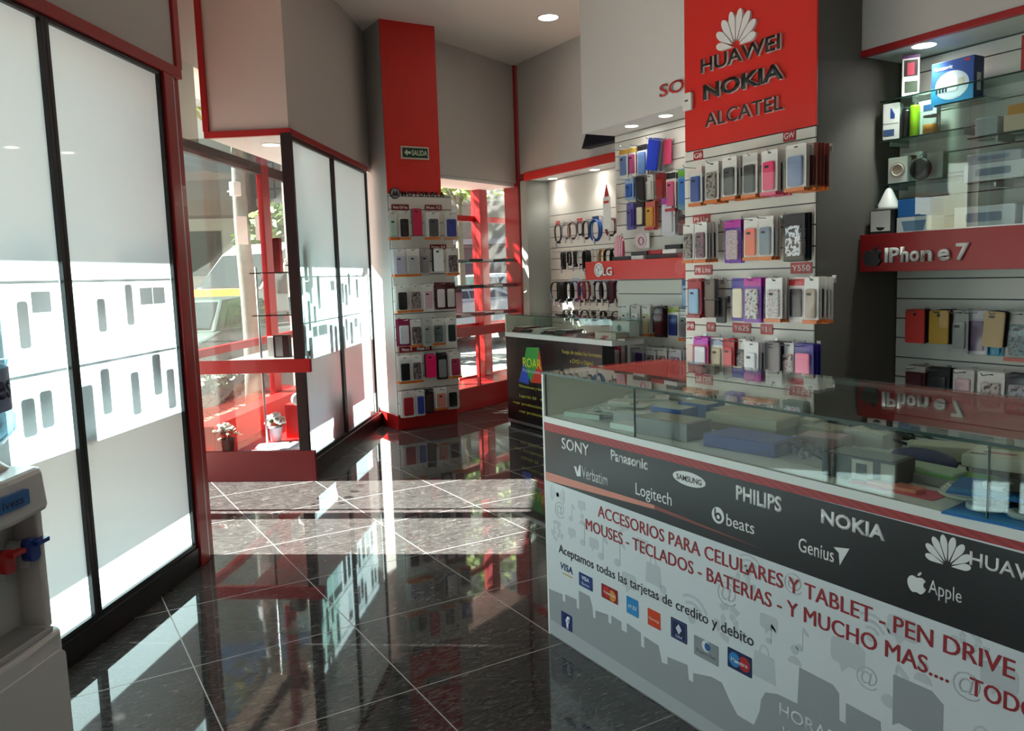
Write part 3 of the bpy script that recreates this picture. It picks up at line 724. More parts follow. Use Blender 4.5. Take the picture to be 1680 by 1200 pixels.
# lower rows
row(w1, FLB, [
 (.075, 'white pack with mint case', dict(case='#D5E2DC', w=.11, card='#E9ECE9'), 2),
 (.21, 'white pack with maroon edge', dict(case='#DDE4E2', card='#D9D4D0', strip='#B8362A', w=.11), 4),
 (.345, 'pack with gold rimmed case', dict(case='#C9B68A', w=.10), 4),
 (.50, 'dark red card pack', dict(style='frame', case='#6E1A24', card='#3A1418', w=.10), 4),
 (.675, 'lime topped pack with navy case', dict(case='#2E3C86', header='#A9BE4A', card='#DCD9D2', strip=None, w=.13, h=.255), 2)], 1.08, 'upper', WL)
row(w1, FLB, [
 (.80, 'orange based pack with grey case', dict(case='#7A7A7C', w=.10), 2),
 (.885, 'bare black case', dict(style='bare', case='#111114', w=.07, h=.19), 1, -.03)], 1.06, 'right', WL)
row(w1, FLB, [
 (.83, 'pack with sky blue case', dict(case='#7DA3D6', strip=None, w=.10, card='#44598E'), 3)], 1.30, 'raised', WL)
row(w1, FLB, [
 (-.05, 'pink card with white case', dict(style='frame', case='#E8D6E0', card='#B8286E', header='#A01C5C', w=.10, h=.22), 1),
 (.085, 'white card pack', dict(style='frame', case='#E2DCD6', card='#EAE8E4', w=.14, h=.22), 2),
 (.25, 'white card with purple case', dict(style='frame', case='#5A3C8E', card='#E9E7EC', w=.12, h=.22), 2),
 (.40, 'pack with clear grey case', dict(case='#8E8E94', pat='floral', strip=None, w=.11, h=.22), 3),
 (.54, 'pack with white lattice case', dict(case='#B9B7AE', pat='floral', strip=None, w=.11, h=.22), 2),
 (.69, 'white pack with lilac case', dict(case='#A8A0CC', pat='floral', strip=None, card='#EDEBF0', w=.14, h=.22), 2)], .745, 'lower', WL)
model_tag('X5', FLB, .245, 1.17, .08, .085, 'small red tag at left under the short red shelf')
model_tag('G4  G4 Beat', FLB, .46, 1.165, .30, .075, 'wide red tag under the short red shelf')
model_tag('K10', FLB, .17, .815, .14, .075, 'widest red tag above the lower row under the short shelf')
model_tag('K8', FLB, .47, .815, .08, .072, 'left small red tag above the lower row under the short shelf')
model_tag('K4', FLB, .60, .812, .085, .075, 'right small red tag above the lower row under the short shelf')
b = MB()
# dark screen on the wall behind the white bulkhead
t = thing('wall_screen', 'dark navy screen on the wall behind the white bulkhead', 'screen', (4.20, 3.6, 2.505), -math.pi/2)
obj('casing', MB().prism([(-.30, 0), (.5, 0), (.5, .40), (-.08, .40)], -.03, .06), '#0A0D1E', t); obj('screen_face', MB().prism([(-.27, .012), (.49, .012), (.49, .39), (-.07, .39)], -.032, -.03), P('#070A18', .08), t)

# ------------------------------------------------------------------ cable recess
wr = slatwall('slatwall_panel', FRE, 0.0, 2.0, .3, 2.35, 'white slatwall board at the back of the cable recess', .375)
t = thing('wall_lettering', 'red raised letters high on the back of the cable recess', 'sign', FRE.p(.985, -.002, 2.06), FRE.a)
letters3d(t, 'CABLES', 0, 0, 0, .98, .085, '#B8282A', '#D8D2CC', .01, .012, 1.3)
def coil(label, frame, x, z, r, col, q=.10, n=3, card=None, rz=1.35, tie='#2A2A2C', thick=.005, group=None, name='coiled_cable'):
    f = frame.front(x, z, q)
    hook(wr, frame, f.x, z)
    t = thing(name, label, 'cable', frame.p(f.x, f.y, z), frame.a+random.uniform(-.5, .5), group)
    b = MB()
    for k in range(n):
        ph = random.uniform(0, .4); rx = r*random.uniform(.85, 1.05); rzz = r*rz*random.uniform(.92, 1.05)
        b.tube([(rx*math.sin(2*math.pi*i/26), (k-n/2)*thick*1.7+.004*math.sin(6*math.pi*i/26+ph), -rzz+rzz*math.cos(2*math.pi*i/26)) for i in range(26)], thick, 6, 0, True)
    obj('loops', b, P(col, .45), t)
    obj('tie', MB().cyl((0, -.03, -r*rz*2+.006), (0, .02, -r*rz*2+.006), .011, seg=8), tie, t)
    obj('connector', MB().box(-.008, .008, -.035, -.02, -r*rz*2-.045, -r*rz*2+.02), '#C9C9CB' if col != '#C9C9CB' else '#222', t)
    if card: obj('header_card', MB().box(-.045, .045, -.004, -.002, -.012, .035), card, t)
    return t
CW = 'in the cable recess'
for i, (x, r, c, card, n) in enumerate([(.13, .072, '#2A2C30', '#D8342A', 2), (.28, .058, '#9A9CA2', None, 2), (.40, .062, '#7A4C48', None, 3), (.53, .05, '#54565C', '#D8342A', 2), (.64, .065, '#2E3036', None, 3), (.80, .075, '#1F5FB4', '#28407A', 6), (1.05, .085, '#7A2A26', None, 4)]):
    coil('%s coiled cable, %s in the top row %s' % (['black', 'grey', 'reddish brown', 'grey and red', 'charcoal', 'thick blue', 'wide dark red'][i], ORD[i], CW), FRE, x, 1.87, r, c, .1, n, card, 1.35 if i != 6 else 1.0)
for i, (x, r, c, n) in enumerate([(.22, .05, '#161618', 5), (.33, .04, '#2B2220', 3), (.44, .045, '#1B1B1E', 4), (.53, .042, '#D6D4D0', 2), (.64, .058, '#101012', 7), (.78, .04, '#D9D6D0', 2), (.90, .05, '#B98A2E', 4), (1.0, .052, '#141416', 4), (1.10, .05, '#151518', 4), (1.20, .05, '#121214', 4)]):
    coil('%s cable, %s in the second row %s' % (['black braided', 'thin dark brown', 'black', 'white', 'thick black', 'white thin', 'yellow striped', 'black spooled', 'black spooled', 'black spooled'][i], ORD[i], CW), FRE, x, 1.575, r, c, .09, n, None, 1.7)
for i, (x, r, c, n, q) in enumerate([(.05, .07, '#121214', 4, .22), (.17, .075, '#0E0E10', 8, .16), (.30, .07, '#141417', 7, .12), (.42, .07, '#3C5FA8', 4, .1), (.54, .075, '#A83A5A', 4, .1), (.62, .07, '#7E2434', 3, .09), (.72, .07, '#D9D8D6', 3, .1), (.82, .07, '#26264A', 4, .1), (.92, .07, '#5C5F66', 4, .1), (1.03, .075, '#6E2638', 5, .1), (1.14, .07, '#3A2A52', 4, .1), (1.25, .07, '#8A3434', 3, .1)]):
    coil('%s cord set, %s in the third row %s' % (['black', 'bulky black', 'large black', 'blue', 'pink', 'crimson', 'white', 'navy', 'grey', 'maroon', 'violet', 'red'][i], ORD[i], CW), FRE, x, 1.27, r, c, q, n, '#B9C4D8' if i in (3, 6, 8) else None, 1.4)
for i, (x, c) in enumerate([(.25, '#2C2A2A'), (.42, '#3A3234'), (.58, '#26282A'), (.74, '#4A2C2A'), (.90, '#2A2E30'), (1.1, '#2F6A66')]):
    coil('%s cord bundle, %s in the lowest row %s' % (['dark grey', 'brown grey', 'black', 'reddish', 'charcoal', 'green'][i], ORD[i], CW), FRE, x, .975, .045, c, .08, 4, None, 1.2)
# ------------------------------------------------------------------ right-hand bay with the long red shelf
WR = 'below the long red shelf'
w2 = slatwall('slatwall_panel', FIB, 0.0, 2.6, .25, 2.49, 'white slatwall board in the right bay with the long red shelf', .075)
t = thing('sign_shelf', 'long red sign shelf with a dark fruit emblem in the right bay', 'shelf', FIP.p(1.3, 0, 1.318), FIP.a)
obj('shelf_box', MB().box(-1.3, 1.3, .014, .345, 0, .2), P('#8E9290', .6), t)
obj('front_panel', MB().box(-1.3, 1.3, 0, .014, -.004, .203), 'red_dark', t, bevel=.002)
b = MB(); bo, lf = apple(0, .0, .125)
bo = [(x*1.12, z) for x, z in bo]; b.prism([(x-1.21, z+.085) for x, z in bo], -.018, 0); b.prism([(x-1.21, z+.075) for x, z in lf], -.018, 0)
obj('fruit_emblem', b, '#3A3436', t)
for s, x0, x1, h in (('IP', .165, .25, .08), ('h', .258, .305, .082), ('o', .313, .365, .058), ('n', .375, .437, .058), ('e', .467, .53, .06), ('7', .562, .628, .086)):
    letters3d(t, s, x0-1.3, 0, {'e': .046, '7': .045}.get(s, .045), x1-x0, h, '#E6E2DE', '#C9C4C0', .014, .03)
# glass shelves
def glass_shelf(label, frame, x0, x1, y0, y1, z, th=.008, brackets=True):
    t = thing('glass_shelf', label, 'shelf', frame.p((x0+x1)/2, (y0+y1)/2, z), frame.a); W = (x1-x0)/2; Dp = (y1-y0)/2
    obj('glass_plate', MB().box(-W, W, -Dp, Dp, -th, 0), 'shelf_glass', t)
    obj('front_edge', MB().box(-W, W, -Dp-.0008, -Dp, -th, 0), 'gedge', t)
    if brackets:
        for s in (-1, 1): obj('bracket', MB().box(s*W*.86-.006, s*W*.86+.006, -Dp*.5, Dp, -th-.02, -th), 'alu', t)
    return t
FP = FIP
glass_shelf('upper glass shelf in the right bay holding boxed phones', FP, .02, 2.2, .13, .345, 2.26)
glass_shelf('second glass shelf in the right bay holding bottles and speakers', FP, .02, .50, .13, .345, 2.04)
glass_shelf('third glass shelf in the right bay holding round headphones boxes', FP, .02, .50, .13, .345, 1.80)
glass_shelf('long glass shelf behind the sliding glass pane', FP, .52, 2.2, .13, .345, 1.98)
glass_shelf('lower glass shelf behind the sliding glass pane', FP, .52, 2.2, .13, .345, 1.755)
t = thing('sliding_glass_pane', 'sliding glass pane in front of the boxes in the right bay', 'glass door', FP.p(1.3, .03, 1.522), FP.a)
obj('pane', MB().box(-.99, .9, -.003, .003, 0, .62), glass('case_glass', (.90, .945, .94), 1.9), t)
obj('rail', MB().box(-1.0, .95, -.008, .008, -.0, .006), 'alu', t)
def carton(label, frame, pos, sx, sy, sz, cols, rotz=0, extra=None, cat='box', name='product_box', group=None):
    """box standing on its base: pos is the bottom centre; cols = (front, side)"""
    t = thing(name, label, cat, frame.p(*pos), frame.a+rotz, group)
    b = MB().box(-sx/2, sx/2, -sy/2, sy/2, 0, sz); obj('carton', b, cols[0], t, bevel=.002)
    if cols[1]:
        obj('side_print', MB().box(sx/2, sx/2+.001, -sy/2*.97, sy/2*.97, .004, sz-.004), cols[1], t)
        obj('side_print', MB().box(-sx/2-.001, -sx/2, -sy/2*.97, sy/2*.97, .004, sz-.004), cols[1], t)
    if extra: extra(t, sx, sy, sz)
    return t
def fp(x, z, q): return FIB.front(x, z, q)
def at(x, z, depth):      # eye ray through the x,z measured on the plane .18 in front of the board, kept at a real depth on the shelf
    return FIB.front(x, z, .18)
def e1(t, sx, sy, sz):
    obj('front_print', MB().box(-sx*.4, sx*.4, -sy/2-.0012, -sy/2, sz*.48, sz*.88), '#1E1A20', t)
    obj('front_print', MB().box(-sx*.35, sx*.4, -sy/2-.0012, -sy/2, sz*.08, sz*.36), '#22301F', t)
    obj('top_band', MB().box(-sx*.5, sx*.5, -sy/2-.0014, -sy/2, sz*.92, sz), '#4A1F5E', t)
    obj('phone_picture', MB().rrect(.0, sz*.66, sx*.42, sz*.3, .004, -sy/2-.002, -sy/2-.0012), '#A8324A', t)
    for k in range(2): obj('side_picture', MB().box(-sx/2-.0022, -sx/2-.001, -sy*.4+k*sy*.42, -sy*.05+k*sy*.42, sz*.15, sz*.85), '#2B3A34', t)
carton('black and white boxed handset at the top left of the right bay', FIB, (.155, -.17, 2.261), .085, .1, .215, ('#DADAD6', '#24222A'), .6, e1)
def e2(t, sx, sy, sz):
    b = MB().prism(circ(.0, sz*.42, sx*.40, sz*.33, 36), -sy/2-.0012, -sy/2); obj('white_oval', b, '#CFE0EC', t)
    lettering(t, 'Panasonic', -sx*.44, -sy/2-.0005, sz*.80, sx*.45, sz*.10, '#E6EEF4', .001, .012)
    for k in range(4): obj('handset_picture', MB().rrect(-sx*.36+k*sx*.075, sz*.34, sx*.05, sz*.11, .003, -sy/2-.0024, -sy/2-.0012), '#1C2D40', t)
    obj('base_picture', MB().rrect(sx*.0, sz*.46, sx*.26, sz*.36, .01, -sy/2-.0022, -sy/2-.0012), '#E6EBEC', t)
    obj('keypad_picture', MB().rrect(sx*.22, sz*.47, sx*.12, sz*.16, .005, -sy/2-.0026, -sy/2-.0012), '#B9B9A2', t)
    obj('light_blue_band', MB().box(-sx/2, sx/2, -sy/2-.0006, -sy/2, 0, sz*.42), '#2F8FC8', t)
    obj('red_mark', MB().box(sx*.28, sx*.42, -sy/2-.0012, -sy/2, sz*.9, sz*.96), '#B23A5A', t)
    obj('side_picture', MB().rrect(0, sz*.42, .035, sz*.4, .004, -.0012, 0, mtx=Matrix.Translation((sx/2+.001, 0, 0)) @ Matrix.Rotation(math.pi/2, 4, 'Z')), '#B9C0C0', t)
carton('large blue telephone box on the upper glass shelf', FIB, (.42, -.175, 2.175), .225, .09, .22, ('#1C50A6', '#152A58'), .0, e2)
FIBz = 0
glass_shelf('short glass ledge under the large blue telephone box', FP, .36, .62, .10, .29, 2.172, brackets=False)
carton('red box at the upper right edge of the right bay', FIB, (.80, -.17, 2.262), .09, .08, .17, ('#A8281F', '#7A1E1A'))
def e3(t, sx, sy, sz):
    for k in range(4):
        a = .35+k*.22
        obj('spray_print', MB().box(-.004+k*.005, .004+k*.005, -sy/2-.0012, -sy/2, sz*.58, sz*(.86-.05*k)), '#2C4FA0', t)
    obj('front_print', MB().box(-sx*.45, sx*.2, -sy/2-.0012, -sy/2, sz*.1, sz*.28), '#39507A', t)
    obj('front_line', MB().box(-sx*.45, sx*.45, -sy/2-.0012, -sy/2, sz*.44, sz*.455), '#A9A9A4', t)
carton('white box with blue fan print on the second glass shelf', FIB, (.075, -.2, 2.042), .085, .08, .195, ('#D6D6D2', '#B9B9B4'), .35, e3)
def can(label, x, z, r, h, col, d=-.2, name='speaker_can', cat='speaker'):
    t = thing(name, label, cat, FIB.p(x, d, z), FIB.a)
    b = MB().lathe([(r*.9, 0), (r, .006), (r, h-.012), (r*.86, h), (r*.7, h)], seg=20); obj('body', b, P(col, .35), t)
    obj('cap', MB().lathe([(r*.7, h), (r*.7, h+.008), (r*.5, h+.012)], seg=18), '#1B1B1C', t)
can('black tube speaker beside the lime one on the glass shelf', .155, 2.042, .027, .15, '#121214')
can('lime green tube speaker on the second glass shelf', .205, 2.042, .026, .165, '#8CC21E')
carton('white card box behind the lime green tube speaker', FIB, (.235, -.12, 2.042), .11, .04, .19, ('#DDDFDC', '#B9B9B4'), 0, lambda t, sx, sy, sz: obj('blue_print', MB().box(-.02, .035, -sy/2-.0012, -sy/2, sz*.7, sz*.88), '#33558A', t))
t = thing('amber_jar', 'clear jar with amber contents beside the lime green speaker', 'jar', FIB.p(.29, -.19, 2.042), FIB.a)
obj('contents', MB().lathe([(.033, .003), (.036, .01), (.036, .045), (.033, .05)], seg=20), '#C98A1E', t); obj('jar_wall', MB().lathe([(.04, 0), (.04, .085), (.036, .09)], seg=20), 'clear', t); obj('lid', MB().lathe([(.037, .09), (.037, .1), (.03, .102)], seg=20), 'grey', t)
def e4(col):
    def f(t, sx, sy, sz):
        b = MB().prism(circ(0, sz*.5, sx*.40, n=32), -sy/2-.004, -sy/2); o = obj('disc', b, col, t)
        b = MB().tube([(sx*.30*math.cos(a), -sy/2-.005, sz*.5+sx*.30*math.sin(a)) for a in [2*math.pi*i/24 for i in range(24)]], .004, 6, 0, True); obj('coil', b, '#D8CFC4' if col != '#101014' else '#2A2A30', o)
    return f
carton('white box with beige coiled earphones on the third shelf', FIB, (.115, -.19, 1.802), .105, .05, .14, ('#E2E0DA', '#C9C7C0'), .15, e4('#B9A390'))
carton('white box behind the beige earphones box', FIB, (.15, -.11, 1.802), .11, .05, .165, ('#D9D7D0', '#B9B7B0'), .1, lambda t, sx, sy, sz: obj('brown_print', MB().prism(circ(0, sz*.84, .03, .012, 20), -sy/2-.0012, -sy/2), '#6A4A3A', t))
t = thing('round_headphones', 'black round headphone case on the third glass shelf', 'headphones', FIB.p(.25, -.2, 1.802), FIB.a)
b = MB().lathe([(.03, -.022), (.056, -.018), (.06, -.006), (.056, .01), (.03, .016)], (0, 0, .06), 26, axis=(0, 1, 0)); obj('case', b, P('#101012', .3), t)
obj('clip', MB().rrect(0, .06, .02, .035, .008, -.03, -.02), '#3A3A3E', t); obj('hang_loop', MB().tube([(.01*math.cos(a), 0, .127+.01*math.sin(a)) for a in [2*math.pi*i/14 for i in range(14)]], .002, 6, 0, True), '#222', t)
carton('small green and white box behind the round headphones', FIB, (.285, -.11, 1.802), .09, .05, .15, ('#CFD2C4', '#8E9A7A'))
t = thing('cone_lamp', 'white cone shaped lamp on a black box at the end of the red shelf', 'lamp', FIB.p(.082, -.235, 1.655), FIB.a)
obj('cone', MB().lathe([(.062, 0), (.066, .008), (.06, .02), (.016, .115), (.006, .122)], seg=26), P('#DCDBD8', .5), t); obj('switch', MB().cyl((-.03, -.058, .02), (-.03, -.07, .02), .008, seg=12), 'dgrey', t)
def e5(t, sx, sy, sz):
    obj('white_front', MB().box(-sx*.46, sx*.44, -sy/2-.0012, -sy/2, sz*.12, sz*.97), '#D9DAD6', t); obj('arch_print', MB().prism(circ(.0, sz*.3, .025, .02, 18, math.pi, 2*math.pi), -sy/2-.0024, -sy/2-.0012), '#17171A', t)
carton('black box with white front under the cone shaped lamp', FIB, (.075, -.245, 1.522), .125, .12, .132, ('#161619', '#161619'), .12, e5)
def e6(t, sx, sy, sz): obj('blue_tray_picture', MB().prism([(-sx*.28, sz*.1), (sx*.28, sz*.1), (sx*.36, sz*.75), (-sx*.36, sz*.75)], -sy/2-.0012, -sy/2), '#6C8AA8', t)
carton('white box with blue tray picture on the long red shelf', FIB, (.25, -.2, 1.522), .20, .12, .085, ('#DDE0E0', '#C4C8CA'), 0, e6)
carton('bright blue box stacked on the white box', FIB, (.25, -.2, 1.6085), .19, .12, .095, ('#2472BE', '#1B5A9A'))
def e7(t, sx, sy, sz): obj('grey_picture', MB().rrect(0, sz*.5, sx*.6, sz*.42, .01, -sy/2-.0012, -sy/2), '#7E93A6', t)
k = 0
for (x, z, sx, sz, c, lab) in [(.62, 1.522, .30, .11, '#D6DCE0', 'wide white box at bottom left behind the sliding glass'), (.96, 1.522, .30, .10, '#D9DEE2', 'wide white box at bottom middle behind the sliding glass'), (1.30, 1.522, .30, .11, '#D3DADF', 'wide white box at bottom right behind the sliding glass'),
    (.66, 1.757, .29, .085, '#DDE3E6', 'flat white box on the lower shelf behind the sliding glass'), (.66, 1.843, .26, .05, '#A9B4BC', 'grey box atop the flat white box behind the glass'), (1.0, 1.757, .24, .09, '#DADFE3', 'second flat white box on the lower shelf behind glass'), (1.3, 1.757, .22, .11, '#D5DBE0', 'third white box on the lower shelf behind glass'),
    (.62, 1.982, .11, .085, '#A3ACB0', 'small grey box on the long shelf behind the glass'), (.755, 1.982, .10, .075, '#D9C9B0', 'cream box on the long shelf behind the glass'), (.91, 1.982, .15, .135, '#E6E9E8', 'tall white box on the long shelf behind the glass'), (1.08, 1.982, .14, .12, '#C9CFD0', 'pale grey box on the long shelf behind the glass')]:
    carton(lab, FIB, (x, -.18, z), sx, .14, sz, (c, c), 0, e7 if sx > .2 else None)
carton('amber topped box atop the cream box behind the glass', FIB, (.755, -.18, 2.0585), .09, .1, .05, ('#C9963E', None))
# hanging rows under the long red shelf
row(w2, FIB, [
 (.11, 'bare coral red phone case', dict(style='bare', case='#D8382E', w=.115, h=.19, cut='dot'), 2),
 (.255, 'bare mustard yellow phone case', dict(style='bare', case='#B98E1E', w=.11, h=.185, cut='dot'), 3),
 (.37, 'clear pack with transparent case', dict(case='#9EA09C', card='#B4B5B0', strip=None, w=.095, h=.235), 2),
 (.465, 'purple pack with round window', dict(style='frame', case='#4A2F5E', card='#D6CFD8', header='#E6E2E2', w=.12, h=.235), 1),
 (.565, 'bare tan phone case', dict(style='bare', case='#B39A66', w=.105, h=.185, tilt=.06, cut='bar'), 3),
 (.69, 'pack with silver and teal case', dict(case='#6C8C94', pat='camo', card='#BFC0BC', strip='#B8402A', w=.14, h=.255), 2),
 (.82, 'bare scarlet phone case', dict(style='bare', case='#D9382C', w=.115, h=.19, cut='dot'), 2),
 (.96, 'pack with grey case', dict(case='#6A6A6E'), 2)], 1.095, 'upper', WR)
pack('turquoise pack hanging below the tan phone case', FIB, (FIB.front(.555, .99, .07).x, -.07, .985), style='frame', case='#1FA3C4', card='#2E9AB8', w=.11, h=.13, sleeve=False)
row(w2, FIB, [
 (.115, 'maroon folio case', dict(style='frame', case='#4A1420', card='#56161F', header='#BDB9B4', w=.12, h=.2), 2),
 (.255, 'black folio case with white print', dict(style='frame', case='#141216', card='#17151A', w=.13, h=.2), 2),
 (.40, 'white pack with pink case', dict(style='frame', case='#CFA9B4', card='#DEDAD8', w=.115, h=.2), 2),
 (.55, 'white pack with flower printed case', dict(case='#D6C6BE', pat='floral', strip=None, w=.14, h=.21), 2),
 (.69, 'black and silver patterned pack', dict(case='#8C8A94', pat='floral', card='#2A2830', strip=None, w=.12, h=.21), 2),
 (.80, 'lilac striped white pack', dict(case='#B0AAC8', pat='doodle', card='#DAD8DE', strip=None, w=.10, h=.24), 2, .07)], .775, 'lower', WR)

# ------------------------------------------------------------------ front counter
CL = 3.0   # length
t = thing('display_counter', 'long white glass-topped display counter with printed brand names', 'counter', FC.p(0, 0, 0), FC.a)
obj('body', MB().box(0, CL, .004, .60, 0, .82), 'white', t)
obj('deck', MB().box(0, CL, .0, .60, .82, .842), P('#E4E3DE', .4), t)
PRN = .0; Y0 = .004
fpan = obj('front_panel', MB().box(.008, CL, 0, .004, .004, .82), P('#D9DADC', .35), t)
# printed bands and lettering
dk = bpy.data.materials.new('dark_print'); dk.use_nodes = True
_b = dk.node_tree.nodes['Principled BSDF']; _b.inputs['Base Color'].default_value = lin('#211A1B'); _b.inputs['Roughness'].default_value = .3
obj('dark_band', MB().box(.008, CL, -.0006, 0, .60, .798), dk, fpan)
def hatch_mat():
    m = bpy.data.materials.new('red_band_print'); m.use_nodes = True; n = m.node_tree.nodes; l = m.node_tree.links; b = n['Principled BSDF']
    tc = n.new('ShaderNodeTexCoord'); wv = n.new('ShaderNodeTexWave'); wv.inputs['Scale'].default_value = 14; wv.bands_direction = 'DIAGONAL'
    mp = n.new('ShaderNodeMapping'); mp.inputs['Scale'].default_value = (1, 0, 3)
    cr = n.new('ShaderNodeValToRGB'); cr.color_ramp.elements[0].color = lin('#8E1F22'); cr.color_ramp.elements[1].color = lin('#B02A2C')
    l.new(tc.outputs['Object'], mp.inputs[0]); l.new(mp.outputs[0], wv.inputs[0]); l.new(wv.outputs[0], cr.inputs[0]); l.new(cr.outputs[0], b.inputs['Base Color']); b.inputs['Roughness'].default_value = .35
    return m
HM = hatch_mat()
obj('red_band', MB().prism([(.008, .79), (CL, .812), (CL, .82), (.008, .82)], -.0009, 0), HM, fpan)
obj('pink_band', MB().prism([(.008, .60), (.62, .632), (.62, .645), (.008, .632)], -.0009, 0), '#D98A78', fpan)
obj('hatched_band', MB().prism([(.62, .632), (1.05, .625), (.62, .645)], -.0009, 0), '#8E4A42', fpan)
W_ = '#E7E3E1'
def LT(s, x, z, w, h, mat=W_, bold=0, sp=1.0, shear=0.0, y=-.0008, bolder=False):
    if bolder: lettering(fpan, s, x+.0016, y+.0002, z, w, h, mat, .0006, bold, shear, sp, name='printed_lettering')
    return lettering(fpan, s, x, y, z, w, h, mat, .0006, bold, shear, sp, name='printed_lettering')
LT('SONY', .123, .738, .165, .042, bold=.012)
LT('Panasonic', .408, .748, .184, .036, bold=.028)
o = obj('oval_logo', MB().prism(circ(.774, .758, .068, .021, 36), -.0014, -.0006), W_, fpan); lettering(o, 'SAMSUNG', .722, -.0014, .749, .104, .017, '#4A4244', .0005, .014, name='printed_lettering')
LT('PHILIPS', .957, .738, .155, .042, bold=.03)
LT('Verbatim', .242, .655, .145, .042, bold=-.004); obj('tick_logo', MB().prism([(.195, .688), (.209, .688), (.216, .668), (.228, .698), (.236, .698), (.236, .658), (.212, .655)][::-1], -.0014, -.0006), W_, fpan)
LT('Logitech', .532, .648, .167, .05, bold=.0)
b = MB(); R_ = circ(.889, .678, .0235, n=26); b.prism(R_, -.0014, -.0006); o = obj('round_logo', b, W_, fpan)
b = MB(); b.prism(circ(.891, .674, .0125, n=20), -.0018, -.0014); b.box(.876, .8815, -.0018, -.0014, .672, .696); obj('letter_shape', b, '#2E2527', o)
b = MB(); b.prism(circ(.891, .674, .006, n=14), -.0022, -.0018); obj('letter_hole', b, W_, o)
LT('beats', .921, .657, .10, .034)
LT('NOKIA', 1.232, .742, .172, .036, bold=.036)
LT('Genius', 1.166, .653, .104, .036, bold=.006); obj('arrow_logo', MB().prism([(1.268, .692), (1.312, .70), (1.286, .652), (1.283, .682)][::-1], -.0014, -.0006), W_, fpan)
b = MB(); flower(b, 1.548, .728, .064, -.0014, -.0006); obj('flower_logo', b, W_, fpan)
LT('HUAWEI', 1.594, .745, .165, .03, bold=.016)
bo, lf = apple(1.481, .672, .052); b = MB().prism(bo, -.0014, -.0006); b.prism(lf, -.0014, -.0006); obj('fruit_logo', b, W_, fpan)
LT('Apple', 1.508, .648, .072, .04, bold=-.002)
RD = '#9C1F28'
LT('ACCESORIOS PARA CELULARES Y TABLET - PEN DRIVE', .329, .538, 1.36, .040, RD, .0, bolder=True)
LT('MOUSES - TECLADOS - BATERIAS - Y MUCHO MAS....', .257, .474, 1.30, .040, RD, .0, bolder=True)
LT('TODO', 1.602, .470, .135, .038, RD, .0, bolder=True)
LT('Aceptamos todas las tarjetas de credito y debito', .084, .333, .935, .042, '#1C1A1C', .004)
GY = '#B9BABC'
# grey silhouettes along the bottom
G1 = P('#9C9C9F', .4)
top = [(.008, .178), (.10, .186), (.10, .162), (.118, .162), (.118, .192), (.19, .196), (.19, .165), (.205, .165), (.205, .235), (.27, .235), (.285, .20), (.288, .165), (.303, .165), (.303, .195), (.375, .205), (.375, .178), (.392, .178), (.392, .208),
       (.445, .206), (.445, .178), (.475, .178), (.475, .212), (.545, .205), (.545, .16), (.562, .16), (.562, .2), (.63, .195), (.64, .165), (.645, .145), (.672, .15), (.672, .175), (.76, .185), (.765, .14), (.785, .14), (.785, .17), (.86, .19), (.90, .19), (.93, .15), (.96, .12), (1.02, .12), (1.04, .17), (1.045, .205),
       (1.06, .232), (1.10, .245), (1.165, .248), (1.17, .348), (1.27, .345), (1.288, .33), (1.29, .262), (1.308, .262), (1.308, .315), (1.40, .312), (1.405, .25), (1.42, .25), (1.42, .275), (1.55, .28), (1.62, .24), (1.66, .24), (1.66, .30), (1.8, .30), (1.8, .22), (2.2, .22), (2.2, .34), (2.5, .34), (2.5, .2), (CL, .2), (CL, .03), (.008, .03)]
b = MB().prism(top[::-1], -.0007, 0); b.prism([(1.43, .318), (1.445, .33), (1.548, .325), (1.548, .42), (1.52, .44), (1.43, .44)], -.0007, 0); obj('grey_silhouettes', b, G1, fpan)
obj('pale_foot_band', MB().prism([(.008, .004), (CL, .004), (CL, .03), (.008, .06)], -.0011, -.0001), '#B4B4B6', fpan)
LT('HORARIOS', 1.108, .19, .26, .036, '#DADADC', .004)
LT('LUNES A VIERNES', 1.12, .135, .30, .03, '#DADADC', .002)
# grey icons
IC = P('#C3C4C7', .4)
def note(cx, cz, s):
    b = MB(); b.prism(circ(cx, cz, .014*s, .011*s, 16), -.0007, 0); b.box(cx+.010*s, cx+.014*s, -.0007, 0, cz, cz+.06*s); b.prism([(cx+.010*s, cz+.06*s), (cx+.034*s, cz+.045*s), (cx+.034*s, cz+.055*s), (cx+.014*s, cz+.072*s)][::-1], -.0007, 0); return b
def arcs(cx, cz, s, a0, a1):
    b = MB(); b.prism(circ(cx, cz, .011*s, n=14), -.0007, 0)
    for r in (.026, .042, .058):
        o = circ(cx, cz, r*s, n=16, a0=a0, a1=a1, close=False); i = circ(cx, cz, (r-.007)*s, n=16, a0=a1, a1=a0, close=False); b.prism((o+i), -.0007, 0)
    return b
def bubble(cx, cz, s):
    b = MB(); b.rrect(cx, cz, .075*s, .05*s, .012*s, -.0007, 0); b.prism([(cx-.02*s, cz-.02*s), (cx-.012*s, cz-.042*s), (cx+.006*s, cz-.02*s)], -.0009, 0); return b
def bag(cx, cz, s):
    b = MB(); b.prism([(cx-.034*s, cz-.03*s), (cx+.034*s, cz-.03*s), (cx+.028*s, cz+.03*s), (cx-.028*s, cz+.03*s)], -.0007, 0)
    o = circ(cx, cz+.03*s, .015*s, .022*s, 12, 0, math.pi, False); i = circ(cx, cz+.03*s, .011*s, .018*s, 12, math.pi, 0, False); b.prism(o+i, -.0007, 0); return b
